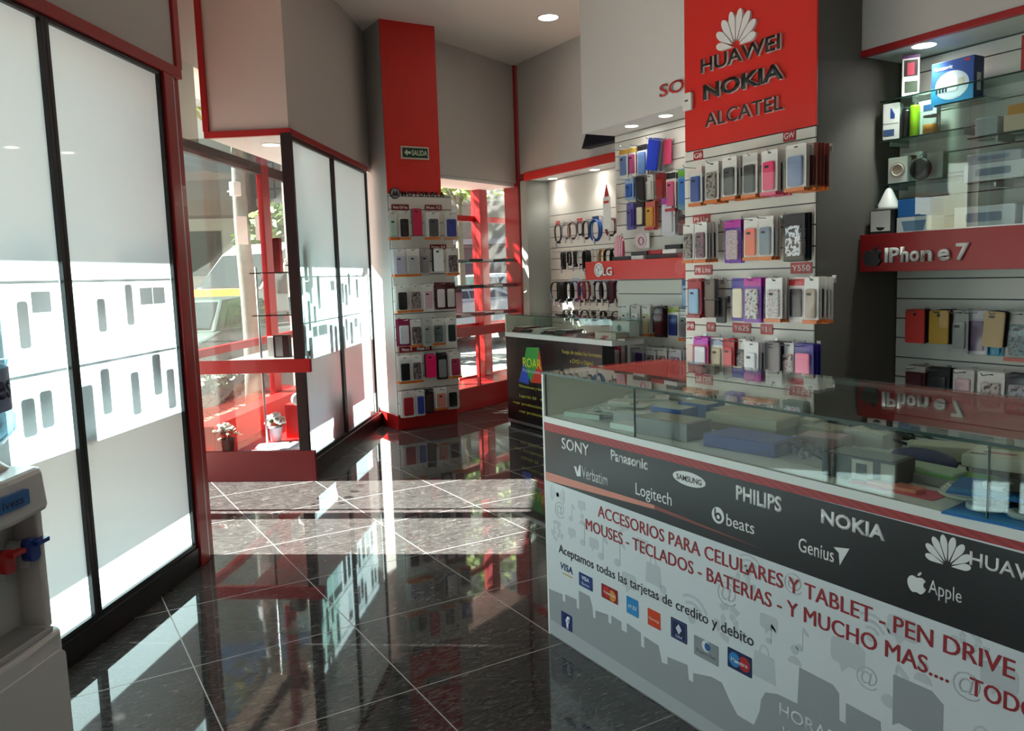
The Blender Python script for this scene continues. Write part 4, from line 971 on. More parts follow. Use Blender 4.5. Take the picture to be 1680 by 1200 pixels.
def globe(cx, cz, s):
    b = MB()
    for a in range(8):
        for r0, r1 in ((.012, .026), (.03, .045)):
            if (a+int(r0*100)) % 3 == 0: continue
            a0 = a*math.pi/4+.06; a1 = a0+math.pi/4-.12
            b.prism(circ(cx, cz, r1*s, n=5, a0=a0, a1=a1, close=False)+circ(cx, cz, r0*s, n=5, a0=a1, a1=a0, close=False), -.0007, 0)
    return b
def person_icon(cx, cz, s):
    b = MB(); b.prism(circ(cx, cz+.02*s, .014*s, n=14), -.0007, 0); b.prism(circ(cx, cz-.022*s, .024*s, .024*s, 14, 0, math.pi, False), -.0007, 0); return b
for nm, bb in [('signal_icon', arcs(.085, .56, .8, -.7, .7)), ('signal_icon', arcs(.085, .56, .8, math.pi-.7, math.pi+.7)), ('chat_icon', bubble(.235, .555, .6)), ('note_icon', note(.165, .49, .8)), ('heart_icon', person_icon(.235, .50, .7)), ('globe_icon', globe(.075, .42, .9)), ('bubble_icon', bubble(.17, .44, .6)),
               ('note_icon', note(.235, .42, 1.1)), ('note_icon', note(.34, .40, 1.1)), ('bubble_icon', bubble(.30, .435, .7)), ('note_icon', note(.43, .405, 1.2)), ('signal_icon', arcs(.78, .335, 1.3, .5, 2.1)), ('globe_icon', globe(.93, .375, 1.3)), ('bag_icon', bag(.61, .42, 1.1)), ('bubble_icon', bubble(.49, .36, 1.0)),
               ('person_icon', person_icon(.655, .365, 1.0)), ('bubble_icon', bubble(1.07, .43, .8)), ('bubble_icon', bubble(1.31, .44, 1.25)), ('note_icon', note(1.42, .37, 1.4)), ('note_icon', note(1.17, .40, .8)), ('person_icon', person_icon(1.155, .37, .9)), ('bag_icon', bag(1.055, .30, 1.2)), ('note_icon', note(1.07, .38, .7)), ('bag_icon', bag(1.63, .345, 1.3)),
               ('signal_icon', arcs(1.37, .505, 1.0, .5, 2.1)), ('globe_icon', globe(1.60, .585, .9)), ('globe_icon', globe(.98, .52, 1.0)), ('bubble_icon', bubble(1.45, .555, 1.0)), ('signal_icon', arcs(1.0, .545, .9, .6, 2.2)), ('bubble_icon', bubble(1.66, .53, 1.0)), ('person_icon', person_icon(1.50, .47, .9)), ('bubble_icon', bubble(.56, .50, .8)), ('signal_icon', arcs(.45, .515, .8, .4, 2.0))]:
    obj(nm, bb, IC, fpan, loc=(0, .0003, 0))
for x, z, s in ((.065, .475, .06), (.885, .425, .07), (1.12, .535, .055), (1.335, .375, .055), (1.565, .455, .06)):
    LT('@', x, z, s, s, IC, -.01, y=-.0002)
# payment cards
def card(name, x0, x1, z0, z1, col, label=None):
    o = obj(name, MB().rrect((x0+x1)/2, (z0+z1)/2, x1-x0, z1-z0, .003, -.0012, -.0004), P(col, .35), fpan)
    if label: o['label'] = label
    return o
lettering(fpan, 'VISA', .092, -.0004, .283, .078, .026, '#22346E', .0008, .02, .12, name='printed_lettering'); obj('gold_line', MB().box(.105, .168, -.001, -.0004, .268, .272), '#C89A3A', fpan)
c = card('payment_card', .209, .29, .258, .307, '#1F3478'); lettering(c, 'VISA', .226, -.0012, .284, .045, .015, '#E8E8EC', .0005, .02, name='printed_lettering'); lettering(c, 'Electron', .226, -.0012, .266, .045, .010, '#C9CCD6', .0005, 0, name='printed_lettering')
c = card('payment_card', .341, .43, .258, .307, '#8E1A1E'); obj('disc_red', MB().prism(circ(.371, .284, .019), -.0016, -.0012), '#C8242A', c); obj('disc_orange', MB().prism(circ(.401, .28, .019), -.0016, -.0012), '#DC8A2A', c); lettering(c, 'MasterCard', .354, -.0017, .278, .065, .009, '#F0E6DE', .0005, .01, name='printed_lettering')
c = card('payment_card', .476, .536, .250, .308, '#2E86C4'); lettering(c, 'AMEX', .483, -.0012, .27, .046, .014, '#CFE4F2', .0005, .01, name='printed_lettering')
c = card('payment_card', .582, .642, .248, .303, '#D6441E'); lettering(c, 'Naranja', .588, -.0012, .266, .048, .011, '#F2D9CC', .0005, .005, name='printed_lettering')
c = card('payment_card', .69, .76, .248, .312, '#141C46'); obj('frame_line', MB().rrect(.725, .28, .062, .056, .002, -.0014, -.0012), '#4A558C', c); obj('inner_field', MB().rrect(.725, .28, .056, .05, .002, -.0016, -.0014), '#141C46', c); obj('diamond', MB().prism([(.725, .268), (.738, .284), (.725, .30), (.712, .284)], -.0018, -.0016), '#C9CEDC', c); lettering(c, 'Cabal', .711, -.0016, .257, .028, .008, '#C9CEDC', .0004, 0, name='printed_lettering')
c = card('payment_card', .79, .888, .232, .292, '#8E8F92'); obj('disc_white', MB().prism(circ(.84, .275, .017), -.0016, -.0012), '#DADCE0', c); obj('disc_blue', MB().prism(circ(.846, .275, .012), -.0018, -.0016), '#2E5F94', c); lettering(c, 'Diners Club', .80, -.0012, .246, .078, .010, '#6A6A6E', .0005, 0, name='printed_lettering')
c = card('payment_card', .924, 1.013, .25, .308, '#14204E'); obj('disc_blue', MB().prism(circ(.95, .279, .021), -.0016, -.0012), '#2C7FC0', c); obj('disc_red', MB().prism(circ(.986, .279, .021), -.0016, -.0012), '#B8262C', c); lettering(c, 'Maestro', .938, -.0017, .272, .06, .012, '#E6E6EA', .0005, .008, name='printed_lettering')
c = card('social_badge', .09, .16, .06, .122, '#1E2A66'); lettering(c, 'f', .118, -.0012, .063, .028, .05, '#E4E6EE', .0005, .04, name='printed_lettering')
# glass case
obj('front_glass', MB().box(.012, CL, .006, .012, .842, .998), 'cglass', t)
obj('top_glass', MB().box(.0, CL, .0, .60, .998, 1.006), 'cglass', t)
obj('top_edge', MB().box(.0, CL, -.0012, .0, .9985, 1.0055), 'gedge', t)
obj('back_edge', MB().box(.0, CL, .588, .60, .985, .998), P('#8FA39A', .3), t)
obj('end_panel', MB().box(0, .012, .004, .60, .842, .998), P('#D9D8C8', .5), t)
obj('back_rail', MB().box(0, CL, .585, .598, .842, .852), 'alu', t)
obj('back_glass', MB().box(.02, CL, .588, .593, .852, .985), 'cglass', t)
obj('corner_post', MB().box(0, .01, -.0008, .004, .0, 1.0), 'white', t)
for x in (.52, 1.62): obj('glass_joint', MB().box(x, x+.002, .0058, .0122, .842, .998), 'gedge', t)

# goods in the case: x along the counter, y depth, on the deck at z .842
def deck(label, x, y, sx, sy, sz, col, rz=0, lid=None, z=.8425, group=None, name='product_box', cat='box', extra=None):
    t = thing(name, label, cat, FC.p(x, y, z), FC.a+rz, group)
    obj('carton', MB().box(-sx/2, sx/2, -sy/2, sy/2, 0, sz), col, t, bevel=.002)
    if lid: obj('printed_lid', MB().box(-sx*.44, sx*.44, -sy*.44, sy*.44, sz, sz+.001), lid, t)
    if extra: extra(t, sx, sy, sz)
    return t
def flatpack(label, x, y, w, h, col, inner, rz=0, z=.8425, rx=0, group=None):
    t = thing('flat_pack', label, 'retail pack', FC.p(x, y, z), 0, group, rot=(rx, 0, FC.a+rz))
    b = MB(); b.rrect(0, 0, w, h, .006, -.002, 0, 0, 4, Matrix.Rotation(-math.pi/2, 4, 'X')); obj('card', b, col, t)
    b = MB(); b.rrect(0, 0, w*.6, h*.55, .008, 0, .012, 0, 4, Matrix.Rotation(math.pi/2, 4, 'X') @ Matrix.Diagonal((1, -1, 1, 1)));
    o = obj('blister', b, inner, t, loc=(0, -h*.1, .0125)); return t
rnd = random.Random(5)
for i in range(9):
    flatpack('clear blister pack in the pile at the left end of the glass case', .16+rnd.uniform(-.06, .12), .22+rnd.uniform(-.1, .2), .11, .17, rnd.choice(['#D6D5CB', '#C9CDC4', '#E0DBD6']), rnd.choice(['#C9A9A9', '#A9AFA4', '#D9D2C6', '#B8A6B2']), rnd.uniform(-1.2, 1.2), .8425+.014*(i//2), 0, 'blister packs piled at the left of the glass case')
deck('pale green packet near the left end of the glass case', .13, .12, .16, .10, .018, '#C6D2C6', .3)
deck('grey and white box beside the pile in the glass case', .36, .16, .15, .10, .045, '#A9A4A6', .15, '#DAD8D2')
deck('low white box at the front of the glass case', .42, .08, .14, .07, .02, '#E4E6E4', .1)
deck('blue box at the front left of the glass case', .46, .23, .13, .09, .042, '#2A5AA8', .12, '#D6D6CC', .865)
deck('low cream box under the front blue box', .47, .22, .17, .13, .022, '#C9BFA6', .12)
deck('second blue box at the back of the glass case', .38, .43, .13, .1, .05, '#3A6EB4', .1, '#C9C6B4')
deck('grey box beside the back blue box in the case', .53, .43, .11, .1, .046, '#8A868C', .1, '#BFBBAA')
deck('wide mauve box at the front of the glass case', .57, .12, .22, .12, .055, '#8E8488', .12, '#B4AC9E')
deck('long beige tablet box in the middle of the case', .70, .35, .26, .16, .03, '#B8B09A', .15, '#C6BFA8', .872)
deck('beige box under the long tablet box', .70, .36, .24, .15, .028, '#A39C8C', .12)
deck('purple blue tablet box lying in the glass case', .86, .16, .24, .13, .038, '#4A4E92', .14, '#6A70AE')
def ezc(t, sx, sy, sz):
    b = MB().prism(circ(0, .05, .05, .055, 22), -.02, 0); obj('white_disc', b, '#DCDDD6', t); obj('red_dot', MB().prism(circ(.0, .05, .014), -.024, -.02), '#C4574A', t)
deck('white pack with a round red centre at the back of the case', .72, .53, .09, .05, .02, '#BFC2B6', .1, None, .8425, None, 'product_box', 'box', ezc)
for i, (x, y, rz) in enumerate([(.80, .45, .2), (.92, .42, -.1), (.98, .33, .3), (1.05, .45, .0)]):
    deck(['beige carton behind the tablet boxes', 'second beige carton behind the purple box', 'pinkish carton right of the purple box', 'pale carton near the back of the case'][i], x, y, .13, .09, [.05, .04, .035, .045][i], ['#B0A78E', '#A8A08C', '#A98F8E', '#BDB7A6'][i], rz, ['#C9C3AE', '#B9B29C', '#C4A4A4', '#D0CBBA'][i])
t = thing('plastic_bag', 'crumpled clear plastic bag with grey cables at the front of the case', 'bag', FC.p(1.03, .17, .8425), FC.a)
b = MB()
for k in range(5):
    b.tube([(-.09+.045*k+.02*math.sin(i*.9+k), -.05+.1*i/9+.01*math.sin(k), .012+.02*abs(math.sin(i*.7+k))) for i in range(10)], .006, 6)
obj('cables', b, '#6E6A74', t)
b = MB(); nn = 9
gv = [[b.bm.verts.new((-.12+.24*i/nn, -.08+.16*j/nn, .004+(.045*math.sin(math.pi*i/nn)*math.sin(math.pi*j/nn))+.008*random.random())) for j in range(nn+1)] for i in range(nn+1)]
for i in range(nn):
    for j in range(nn): b.bm.faces.new((gv[i][j], gv[i+1][j], gv[i+1][j+1], gv[i][j+1]))
obj('clear_film', b, glass('bag_film', (.9, .9, .92), 1.6, .15), t)
t = thing('cable_heap', 'tangled black cable at the back of the glass case', 'cable', FC.p(1.06, .50, .8425), FC.a)
b = MB()
for k in range(6):
    rx, ry = .07+.02*(k % 3), .035+.012*(k % 2); ox = -.05+.02*k
    b.tube([(ox+rx*math.cos(2*math.pi*i/20), ry*math.sin(2*math.pi*i/20), .01+.05*(.5+.5*math.sin(2*math.pi*i/20+k))) for i in range(20)], .0045, 6, 0, True)
obj('cord', b, '#1C1C1E', t); obj('plug', MB().box(.12, .155, -.012, .012, .002, .022), '#222226', t)
flatpack('large clear bag pack lying behind the dark box', 1.15, .36, .2, .14, '#8E948C', '#A9AFA6', .2)
def elogo(t, sx, sy, sz):
    obj('side_print', MB().box(-sx*.08, sx*.2, -sy/2-.001, -sy/2, sz*.1, sz*.9), '#BDB3A8', t); obj('side_print', MB().box(sx*.3, sx*.48, -sy/2-.001, -sy/2, sz*.1, sz*.9), '#B0A698', t)
    obj('dark_print', MB().box(-sx*.02, sx*.12, -sy/2-.002, -sy/2-.001, sz*.3, sz*.75), '#2A2424', t)
deck('dark box with printed side at the front of the case', 1.27, .12, .19, .09, .06, '#2A2829', .12, '#77807A', .8425, None, 'product_box', 'box', elogo)
deck('white and green narrow box at the back of the case', 1.22, .50, .15, .06, .03, '#CFD6D2', .35)
deck('stack of white cards held by a band in the case', 1.28, .42, .16, .075, .045, '#C4BFA8', .5, '#D9D5C0')
t = thing('blue_cloth', 'dark blue pouch lying in the middle of the case', 'pouch', FC.p(1.30, .30, .8425), FC.a)
obj('pouch', MB().ell((0, 0, .025), (.09, .04, .028)), '#232B62', t); obj('cord', MB().tube([(.07, 0, .03), (.1, .02, .03), (.12, -.01, .01)], .003, 6), '#1A1F44', t)
def ecal(t, sx, sy, sz):
    obj('window', MB().box(-sx*.3, sx*.3, -.01, sy*.2, sz+.001, sz+.003), '#8E8A4E', t); obj('red_line', MB().box(-sx*.25, sx*.25, -sy*.3, -sy*.24, sz+.001, sz+.002), '#B8665A', t); obj('dark_line', MB().box(-sx*.4, -sx*.15, -sy*.42, -sy*.38, sz+.001, sz+.002), '#2A2A2A', t)
deck('white tilted box with olive window at the back of the case', 1.44, .42, .14, .22, .03, '#D2CDBA', .25, '#D6D2BE', .87, None, 'product_box', 'box', ecal)
deck('beige box propping the tilted white box', 1.44, .44, .12, .14, .0275, '#9A9484', .1)
deck('cream box at the back right of the case', 1.50, .54, .12, .06, .08, '#BDB490', .1, '#CFC7A6')
deck('grey brown box right of the tilted white box', 1.60, .47, .14, .1, .06, '#8A7E70', .1, '#A09484')
deck('tall pale box at the right edge of the case', 1.72, .43, .1, .1, .10, '#D6D2C0', .1)
flatpack('pack with bright green strip in the middle of the case', 1.38, .22, .24, .10, '#5FA03A', '#B9CDB0', -.02, .866)
deck('grey packet under the bright green pack', 1.37, .21, .22, .09, .022, '#8E9088', .0, '#BFC2BC')
flatpack('pink and orange pack at the front of the case', 1.37, .09, .21, .075, '#D8506A', '#DE7A62', .05)
t = thing('white_earphones', 'coiled white cord at the front of the case', 'cable', FC.p(1.50, .14, .8425), FC.a)
b = MB()
for k in range(4): b.tube([((.055-.006*k)*math.cos(2*math.pi*i/22), (.035-.004*k)*math.sin(2*math.pi*i/22), .005+.006*k) for i in range(22)], .0045, 6, 0, True)
obj('cord', b, '#C9C6BA', t); obj('plug', MB().box(.05, .085, -.006, .006, .0, .012), '#DAD8CE', t)
flatpack('coral red pack behind the white coiled cord', 1.53, .27, .12, .07, '#C8484A', '#D8706A', .1)
def discpack(label, x, y, rz, z, n):
    t = thing('earphone_card', label, 'retail pack', FC.p(x, y, z), FC.a+rz)
    b = MB().box(-.09, .09, -.075, .075, 0, .004); obj('card', b, '#1F6FB8', t); obj('card_band', MB().box(-.088, .088, -.07, -.035, .004, .005), '#2A8FD0', t)
    for i in range(n):
        xx = -.04+.08*i if n > 1 else 0
        o = obj('round_window', MB().lathe([(.036, .004), (.036, .012), (.03, .014), (.02, .013)], (xx, .012, 0), 26), '#C9D2D2', t); obj('coil', MB().lathe([(.022, .0145), (.024, .016), (.014, .016)], (xx, .012, 0), 20), '#7E8A8A', o)
discpack('blue card with round coil window, upper one in the case', 1.575, .14, .35, .872, 1)
discpack('blue card with two round windows at the front right', 1.62, .07, .12, .8425, 2)
discpack('blue card with two round windows at the right edge', 1.76, .12, .2, .848, 2)
flatpack('black packet lying across the blue cards', 1.68, .18, .2, .11, '#1B1C20', '#2E3036', .3, .885)
flatpack('black packet under the blue cards', 1.66, .19, .2, .12, '#202126', '#33363C', .1, .852)
# ------------------------------------------------------------------ dark counter by the windows
RL = 1.565
t = thing('display_counter', 'black fronted glass-topped counter standing by the street windows', 'counter', FRO.p(0, 0, 0), FRO.a)
BL = 1.44
obj('body', MB().box(0, BL, .004, .12, .03, .812), '#2A2829', t)
for x in (.02, BL-.05): obj('leg', MB().box(x, x+.03, .26, .29, 0, .812), 'alu', t)
obj('plinth', MB().box(.01, BL-.01, .015, .11, 0, .03), 'black', t)
fp2 = obj('front_panel', MB().box(0, BL, 0, .004, .05, .806), P('#131112', .25, coat=.3), t)
obj('top_trim', MB().box(-.004, RL+.004, -.004, .304, .806, .845), P('#D9DAD6', .4), t)
obj('foot_trim', MB().box(0, BL, -.003, .004, .026, .05), 'alu', t)
obj('end_glass', MB().box(RL-.006, RL, 0, .30, .845, 1.0), 'cglass', t); obj('front_glass', MB().box(.01, RL, .004, .01, .845, 1.0), 'cglass', t)
obj('top_glass', MB().box(0, RL, 0, .30, 1.0, 1.007), 'cglass', t); obj('top_edge', MB().box(0, RL, -.001, 0, 1.0, 1.007), 'gedge', t)
obj('end_panel', MB().box(-.002, .012, 0, .30, .845, 1.0), P('#D9DACB', .5), t)
obj('back_board', MB().box(0, RL, .29, .30, .845, .99), 'cglass', t)
# coloured emblem
b = MB().prism([(.36, .72), (.20, .40), (.42, .40), (.42, .55), (.36, .56)], -.0008, 0); 
o = obj('emblem_blue', MB().prism([(.305, .60), (.205, .41), (.37, .40), (.40, .56)], -.0008, 0), '#1F4FC0', fp2)
obj('emblem_green', MB().prism([(.355, .725), (.30, .60), (.405, .42), (.53, .60), (.555, .735)], -.0009, 0), '#2E9A3A', fp2)
obj('emblem_red', MB().prism([(.56, .73), (.53, .60), (.41, .42), (.62, .43)], -.0010, 0), '#D8341E', fp2)
lettering(fp2, 'ROAR', .285, -.001, .548, .30, .085, '#D6E02A', .0008, .012, name='printed_lettering'); lettering(fp2, 'Producciones', .285, -.001, .505, .29, .03, '#BFD0E0', .0006, .0, name='printed_lettering')
YL = '#C9B84A'
lettering(fp2, 'Pasaje de todos los formatos', .90, -.0002, .70, .53, .042, YL, .0006, .004, name='printed_lettering')
lettering(fp2, 'a DVD o Digital', 1.01, -.0002, .63, .31, .042, YL, .0006, .004, name='printed_lettering')
lettering(fp2, 'Filmaciones', 1.01, -.0002, .56, .31, .038, YL, .0006, .004, name='printed_lettering')
lettering(fp2, 'Filmaciones y fotos', .21, -.0002, .355, .42, .03, '#C9C43A', .0006, .004, name='printed_lettering')
lettering(fp2, 'Laprida 50   45', .21, -.0002, .265, .40, .032, '#C9C43A', .0006, .004, name='printed_lettering')
lettering(fp2, 'roar producciones', .10, -.0002, .195, .53, .032, '#C9C43A', .0006, .004, name='printed_lettering')
lettering(fp2, 'roar productora', .20, -.0002, .125, .42, .032, '#C9C43A', .0006, .004, name='printed_lettering')
for i in range(14):
    x = .12+.11*i; c = ['#6E1F24', '#2A2628', '#8E2A2A', '#B9AFA6', '#3A2A2C'][i % 5]
    for k in range(1+(i < 7)*1+(i % 3 == 0)):
        t = thing('disc_case', 'flat disc case in the pile inside the dark counter', 'disc case', FRO.p(x+.02*k, .135+.012*(i % 3), .8455+k*.016), FRO.a+.2*math.sin(i*2.1+k), 'disc cases piled in the dark counter')
        obj('cover', MB().box(-.07, .07, -.095, .095, 0, .0145), c, t); obj('sleeve_print', MB().box(-.06, .06, -.08, .08, .0145, .0152), ['#C9BBB0', '#7A3A34', '#D6D0C8'][(i+k) % 3], t)
t = thing('speaker_box', 'white speaker box with dark round cone in the dark counter', 'speaker', FRO.p(1.42, .235, .8455), FRO.a)
obj('housing', MB().box(-.12, .12, -.05, .05, 0, .13), '#DADCDA', t, bevel=.005); obj('cone', MB().prism(circ(.0, .08, .025), -.053, -.05), '#4A6A70', t)
t = thing('photo_paper', 'stack of pale paper boxes at the right of the dark counter', 'box', FRO.p(1.43, .10, .8455), FRO.a)
obj('carton', MB().box(-.13, .13, -.06, .06, 0, .055), '#BDB4A6', t, bevel=.002); obj('printed_lid', MB().box(-.12, .12, -.055, .055, .055, .056), '#8E8378', t)

# ------------------------------------------------------------------ water cooler at lower left
FW = Frame((-.484, -.371), FL.a)
wc = thing('water_cooler', 'white water cooler with red and blue taps at the lower left', 'water cooler', FW.p(0, .16, 0), FW.a)
WCW = P('#DEDDDA', .3, coat=.3)
def rbox(b, x0, x1, y0, y1, z0, z1, r=.03, mat=0, taper=0.0):
    """box with rounded vertical front corners, front at y0"""
    pts = [(x0, y1)]
    for i in range(6):
        a = math.pi+math.pi/2*i/5; pts.append((x0+r+r*math.cos(a), y0+r+r*math.sin(a)))
    pts.append(((x0+x1)/2, y0-.012))
    for i in range(6):
        a = -math.pi/2+math.pi/2*i/5; pts.append((x1-r+r*math.cos(a), y0+r+r*math.sin(a)))
    pts.append((x1, y1))
    n = len(pts)
    A = [b.bm.verts.new((x, y, z0)) for x, y in pts]; B = [b.bm.verts.new((x*(1-taper), y if y == y1 else y+taper*.2, z1)) for x, y in pts]
    fs = [b.bm.faces.new(A[::-1]), b.bm.faces.new(B)]+[b.bm.faces.new((A[i], A[(i+1) % n], B[(i+1) % n], B[i])) for i in range(n)]
    b._tag(fs, mat, False); return b
b = MB(); rbox(b, -.155, .155, -.16, .16, .02, .57); obj('lower_cabinet', b, WCW, wc, bevel=.008)
b = MB(); rbox(b, -.155, .155, -.07, .16, .57, .86); obj('tap_recess', b, P('#C9C8C6', .4), wc)
for x0_, y0_ in ((-.155, -.15), (.135, -.13)): obj('recess_cheek', MB().box(x0_, x0_+.02, y0_, -.06, .57, .86), WCW, wc, bevel=.006)
b = MB(); rbox(b, -.155, .155, -.165, .16, .86, .962, .04, 0, .03); obj('upper_fascia', b, WCW, wc, bevel=.012)
st = obj('brand_sticker', MB().rrect(-.005, .915, .105, .034, .004, -.1815, -.170), '#2B6FB4', wc); lettering(st, 'ivess', -.037, -.1815, .905, .066, .018, '#173E74', .0005, .012, name='printed_lettering')
b = MB(); b.box(-.12, .12, -.155, -.075, .57, .585); o = obj('drip_tray', b, P('#B4B3B1', .4), wc, bevel=.004)
obj('drip_grille', MB().box(-.10, .10, -.15, -.08, .585, .588), P('#8E8D8C', .4), o)
for x, c, nm in ((.025, '#B8201E', 'hot_tap'), (.108, '#1E3C94', 'cold_tap')):
    b = MB(); b.cyl((x, -.06, .775), (x, -.115, .775), .018, .015); b.cyl((x, -.108, .79), (x, -.108, .73), .013, .010); tp = obj(nm, b, P('#D5D4D2', .35), wc, label='red tap' if x < .05 else 'blue tap')
    b = MB(); b.rrect(x, .772, .034, .052, .012, -.138, -.115); b.box(x-.006, x+.036, -.15, -.13, .782, .792); obj('lever', b, P(c, .3), tp)
b = MB(); b.rrect(0, .30, .25, .46, .02, -.1755, -.165); obj('door_panel', b, P('#E2E1DE', .3), wc)
bt = thing('water_bottle', 'large pale blue water bottle upturned on the white water cooler', 'bottle', FW.p(.06, .16, .962), FW.a)
BG = glass('bottle_plastic', (.80, .89, .93), 1.45, .03)
prof = [(.03, .0), (.045, .03), (.10, .06), (.128, .09), (.132, .12), (.122, .135), (.122, .235), (.132, .25), (.134, .29), (.120, .315), (.132, .33), (.13, .36), (.10, .385), (.05, .39), (.001, .385)]
obj('bottle_wall', MB().lathe(prof, seg=36), BG, bt)
obj('water', MB().lathe([(.028, .002), (.043, .03), (.098, .06), (.125, .09), (.129, .12), (.119, .137), (.119, .23), (.125, .25), (.001, .251)], seg=36), glass('water_in_bottle', (.76, .87, .92), 1.33), bt)
lb = obj('paper_label', MB().lathe([(.1232, .137), (.1235, .138), (.1235, .232), (.1232, .233)], seg=36, cap=False), P('#8FA0BE', .5), bt)
ln = text_mesh('ives', .135, .055, .0006, '#16265E', .02)
ln2 = ln.copy()
for v in ln2.vertices:
    a = (v.co.x-.0675)/.1242; rr_ = .1242-v.co.y
    v.co = Vector((rr_*math.sin(a), -rr_*math.cos(a), v.co.z))
link('printed_lettering', ln2, lb, (0, 0, .165), (0, 0, math.radians(-2)))
obj('collar', MB().lathe([(.10, -.004), (.105, .0), (.085, .02), (.05, .03)], seg=30), WCW, bt)
# ------------------------------------------------------------------ show windows at the left: frosted panels
def frosted(name, label, t0, t1, z0=.10, z1=2.335, fr=.022, gl=True, lbl=None):
    t = thing('frosted_panel', label, 'window panel', FL.p((t0+t1)/2, 0, z0), FL.a); hw = (t1-t0)/2; h = z1-z0
    b = MB().quad([(-hw+fr*.6, .012, fr), (hw-fr*.6, .012, fr), (hw-fr*.6, .012, h-fr*.6), (-hw+fr*.6, .012, h-fr*.6)]); obj('frosted_film', b, 'film', t)
    b = MB().box(-hw, -hw+fr, -.006, .03, 0, h); b.box(hw-fr, hw, -.006, .03, 0, h); b.box(-hw+fr, hw-fr, -.006, .03, 0, fr); b.box(-hw+fr, hw-fr, -.006, .03, h-fr*.8, h); obj('frame', b, 'black', t, bevel=.002)
    return t
for t0, t1, lab in ((.028, .845, 'frosted window panel beside the red door post'), (-.80, .026, 'frosted window panel behind the water cooler'), (-1.63, -.802, 'frosted window panel left of the one behind the cooler'), (-2.46, -1.632, 'frosted panel beyond the left edge of the view')):
    frosted('f', lab, t0, t1)
frosted('f', 'left frosted panel of the far show window', 2.515, 3.45, .12, 2.322, .035)
frosted('f', 'right frosted panel of the far show window next to the column', 3.452, 4.47, .12, 2.322, .03)
b = MB().box(-2.46, .845, -.012, .05, 0, .1); struct('baseboard_left', b, 'black', FL, .003)
b = MB().box(2.50, 4.62, -.012, .05, 0, .12); struct('baseboard_left_far', b, P('#140B0C', .3), FL, .003)
b = MB().box(-2.5, -2.46, 0, .9, 0, 2.4); struct('wall_show_window_end', b, 'wall', FL)
b = MB().box(-6.2, -2.46, -.0, .1, 0, 2.4); struct('wall_left_back', b, 'wall', FL)
# insides of the show windows
RF = P('#C4201F', .4)
def cabinet_floor(label, t0, t1, z, side=True):
    b = MB().box(t0, t1, .052, .88, .0, z); return struct('floor_show_window', b, RF, FL)
b = MB().box(-2.46, .84, .052, .88, 0, .10); o = struct('floor_show_window', b, P('#7A706C', .6), FL)
b = MB().box(2.515, 4.9, .052, .88, 0, .17); o = struct('floor_show_window_far', b, RF, FL)
t = thing('display_shelf', 'long pale display shelf inside the near show window', 'shelf', FL.p(-.8, .30, .76), FL.a); obj('board', MB().box(-1.64, 1.63, -.26, .235, 0, .035), P('#6E6C6A', .4), t)
t = thing('display_shelf', 'red display shelf with red rail inside the far show window', 'shelf', FL.p(3.5, .30, .752), FL.a); obj('board', MB().box(-.97, .95, -.26, .235, .055, .09), P('#8A8682', .4), t)
obj('side_rail', MB().box(-1.02, -.985, -.36, .42, .0, .092), 'red', t, bevel=.003)
b = MB().box(2.48, 2.515, -.055, .9, .0, .213); struct('trim_window_base_shaded', b, P('#6E1216', .4), FL, .003)  # same red paint as the other bases, darkened to stand in for shade
t = thing('side_glass', 'clear glass side of the far show window facing the doorway', 'window', FL.p(2.495, .45, .213), FL.a)
obj('lower_pane', MB().box(-.003, .003, -.43, .42, 0, .54), 'tint', t); obj('upper_pane', MB().box(-.003, .003, -.43, .42, .635, 2.11), 'tint', t)  # pane tint put in to dim the overbright street behind
obj('corner_bar', MB().box(-.012, .02, -.47, -.40, -.1, 2.12), 'black', t)
b = MB().box(.96, .985, .12, .88, 0, 2.35); struct('wall_side_sun_block', b, 'red_dark', FL)  # unseen end, made opaque to keep sun off the nearer floor
# street front glazing
def glazing(name, label, frame, x0, x1, y, z0, z1, posts, rails, lower=.10, fw=.05, mat='red', fd=.05):
    t = thing(name, label, 'window', frame.p((x0+x1)/2, y, z0), frame.a); c = (x0+x1)/2
    for px_, wd in posts: obj('mullion', MB().box(px_-wd/2-c, px_+wd/2-c, -fd/2, fd/2, 0, z1-z0), mat, t, bevel=.003)
    for rl in rails:
        pz, hd = rl[:2]; obj('rail', MB().box(x0-c, x1-c, -fd/2*.9, fd/2*.9, pz-hd/2-z0, pz+hd/2-z0), rl[2] if len(rl) > 2 else mat, t)
    obj('pane', MB().box(x0-c, x1-c, -.003, .003, 0, z1-z0), 'glass', t)
    return t
glazing('shop_window', 'street glazing of the near show window with dark frame', FL, -2.5, 1.02, .9, .02, 2.95, [(-2.46, .06), (.99, .06)], [(2.35, .08), (.06, .08)], mat='red_dark')
glazing('shop_window', 'street glazing of the far show window with red mullion', FL, 2.48, 5.6, .9, .02, 2.95, [(2.51, .06), (4.32, .17), (5.55, .1)], [(2.35, .09, '#3E3230'), (.86, .06), (.06, .08)], mat='red_dark')
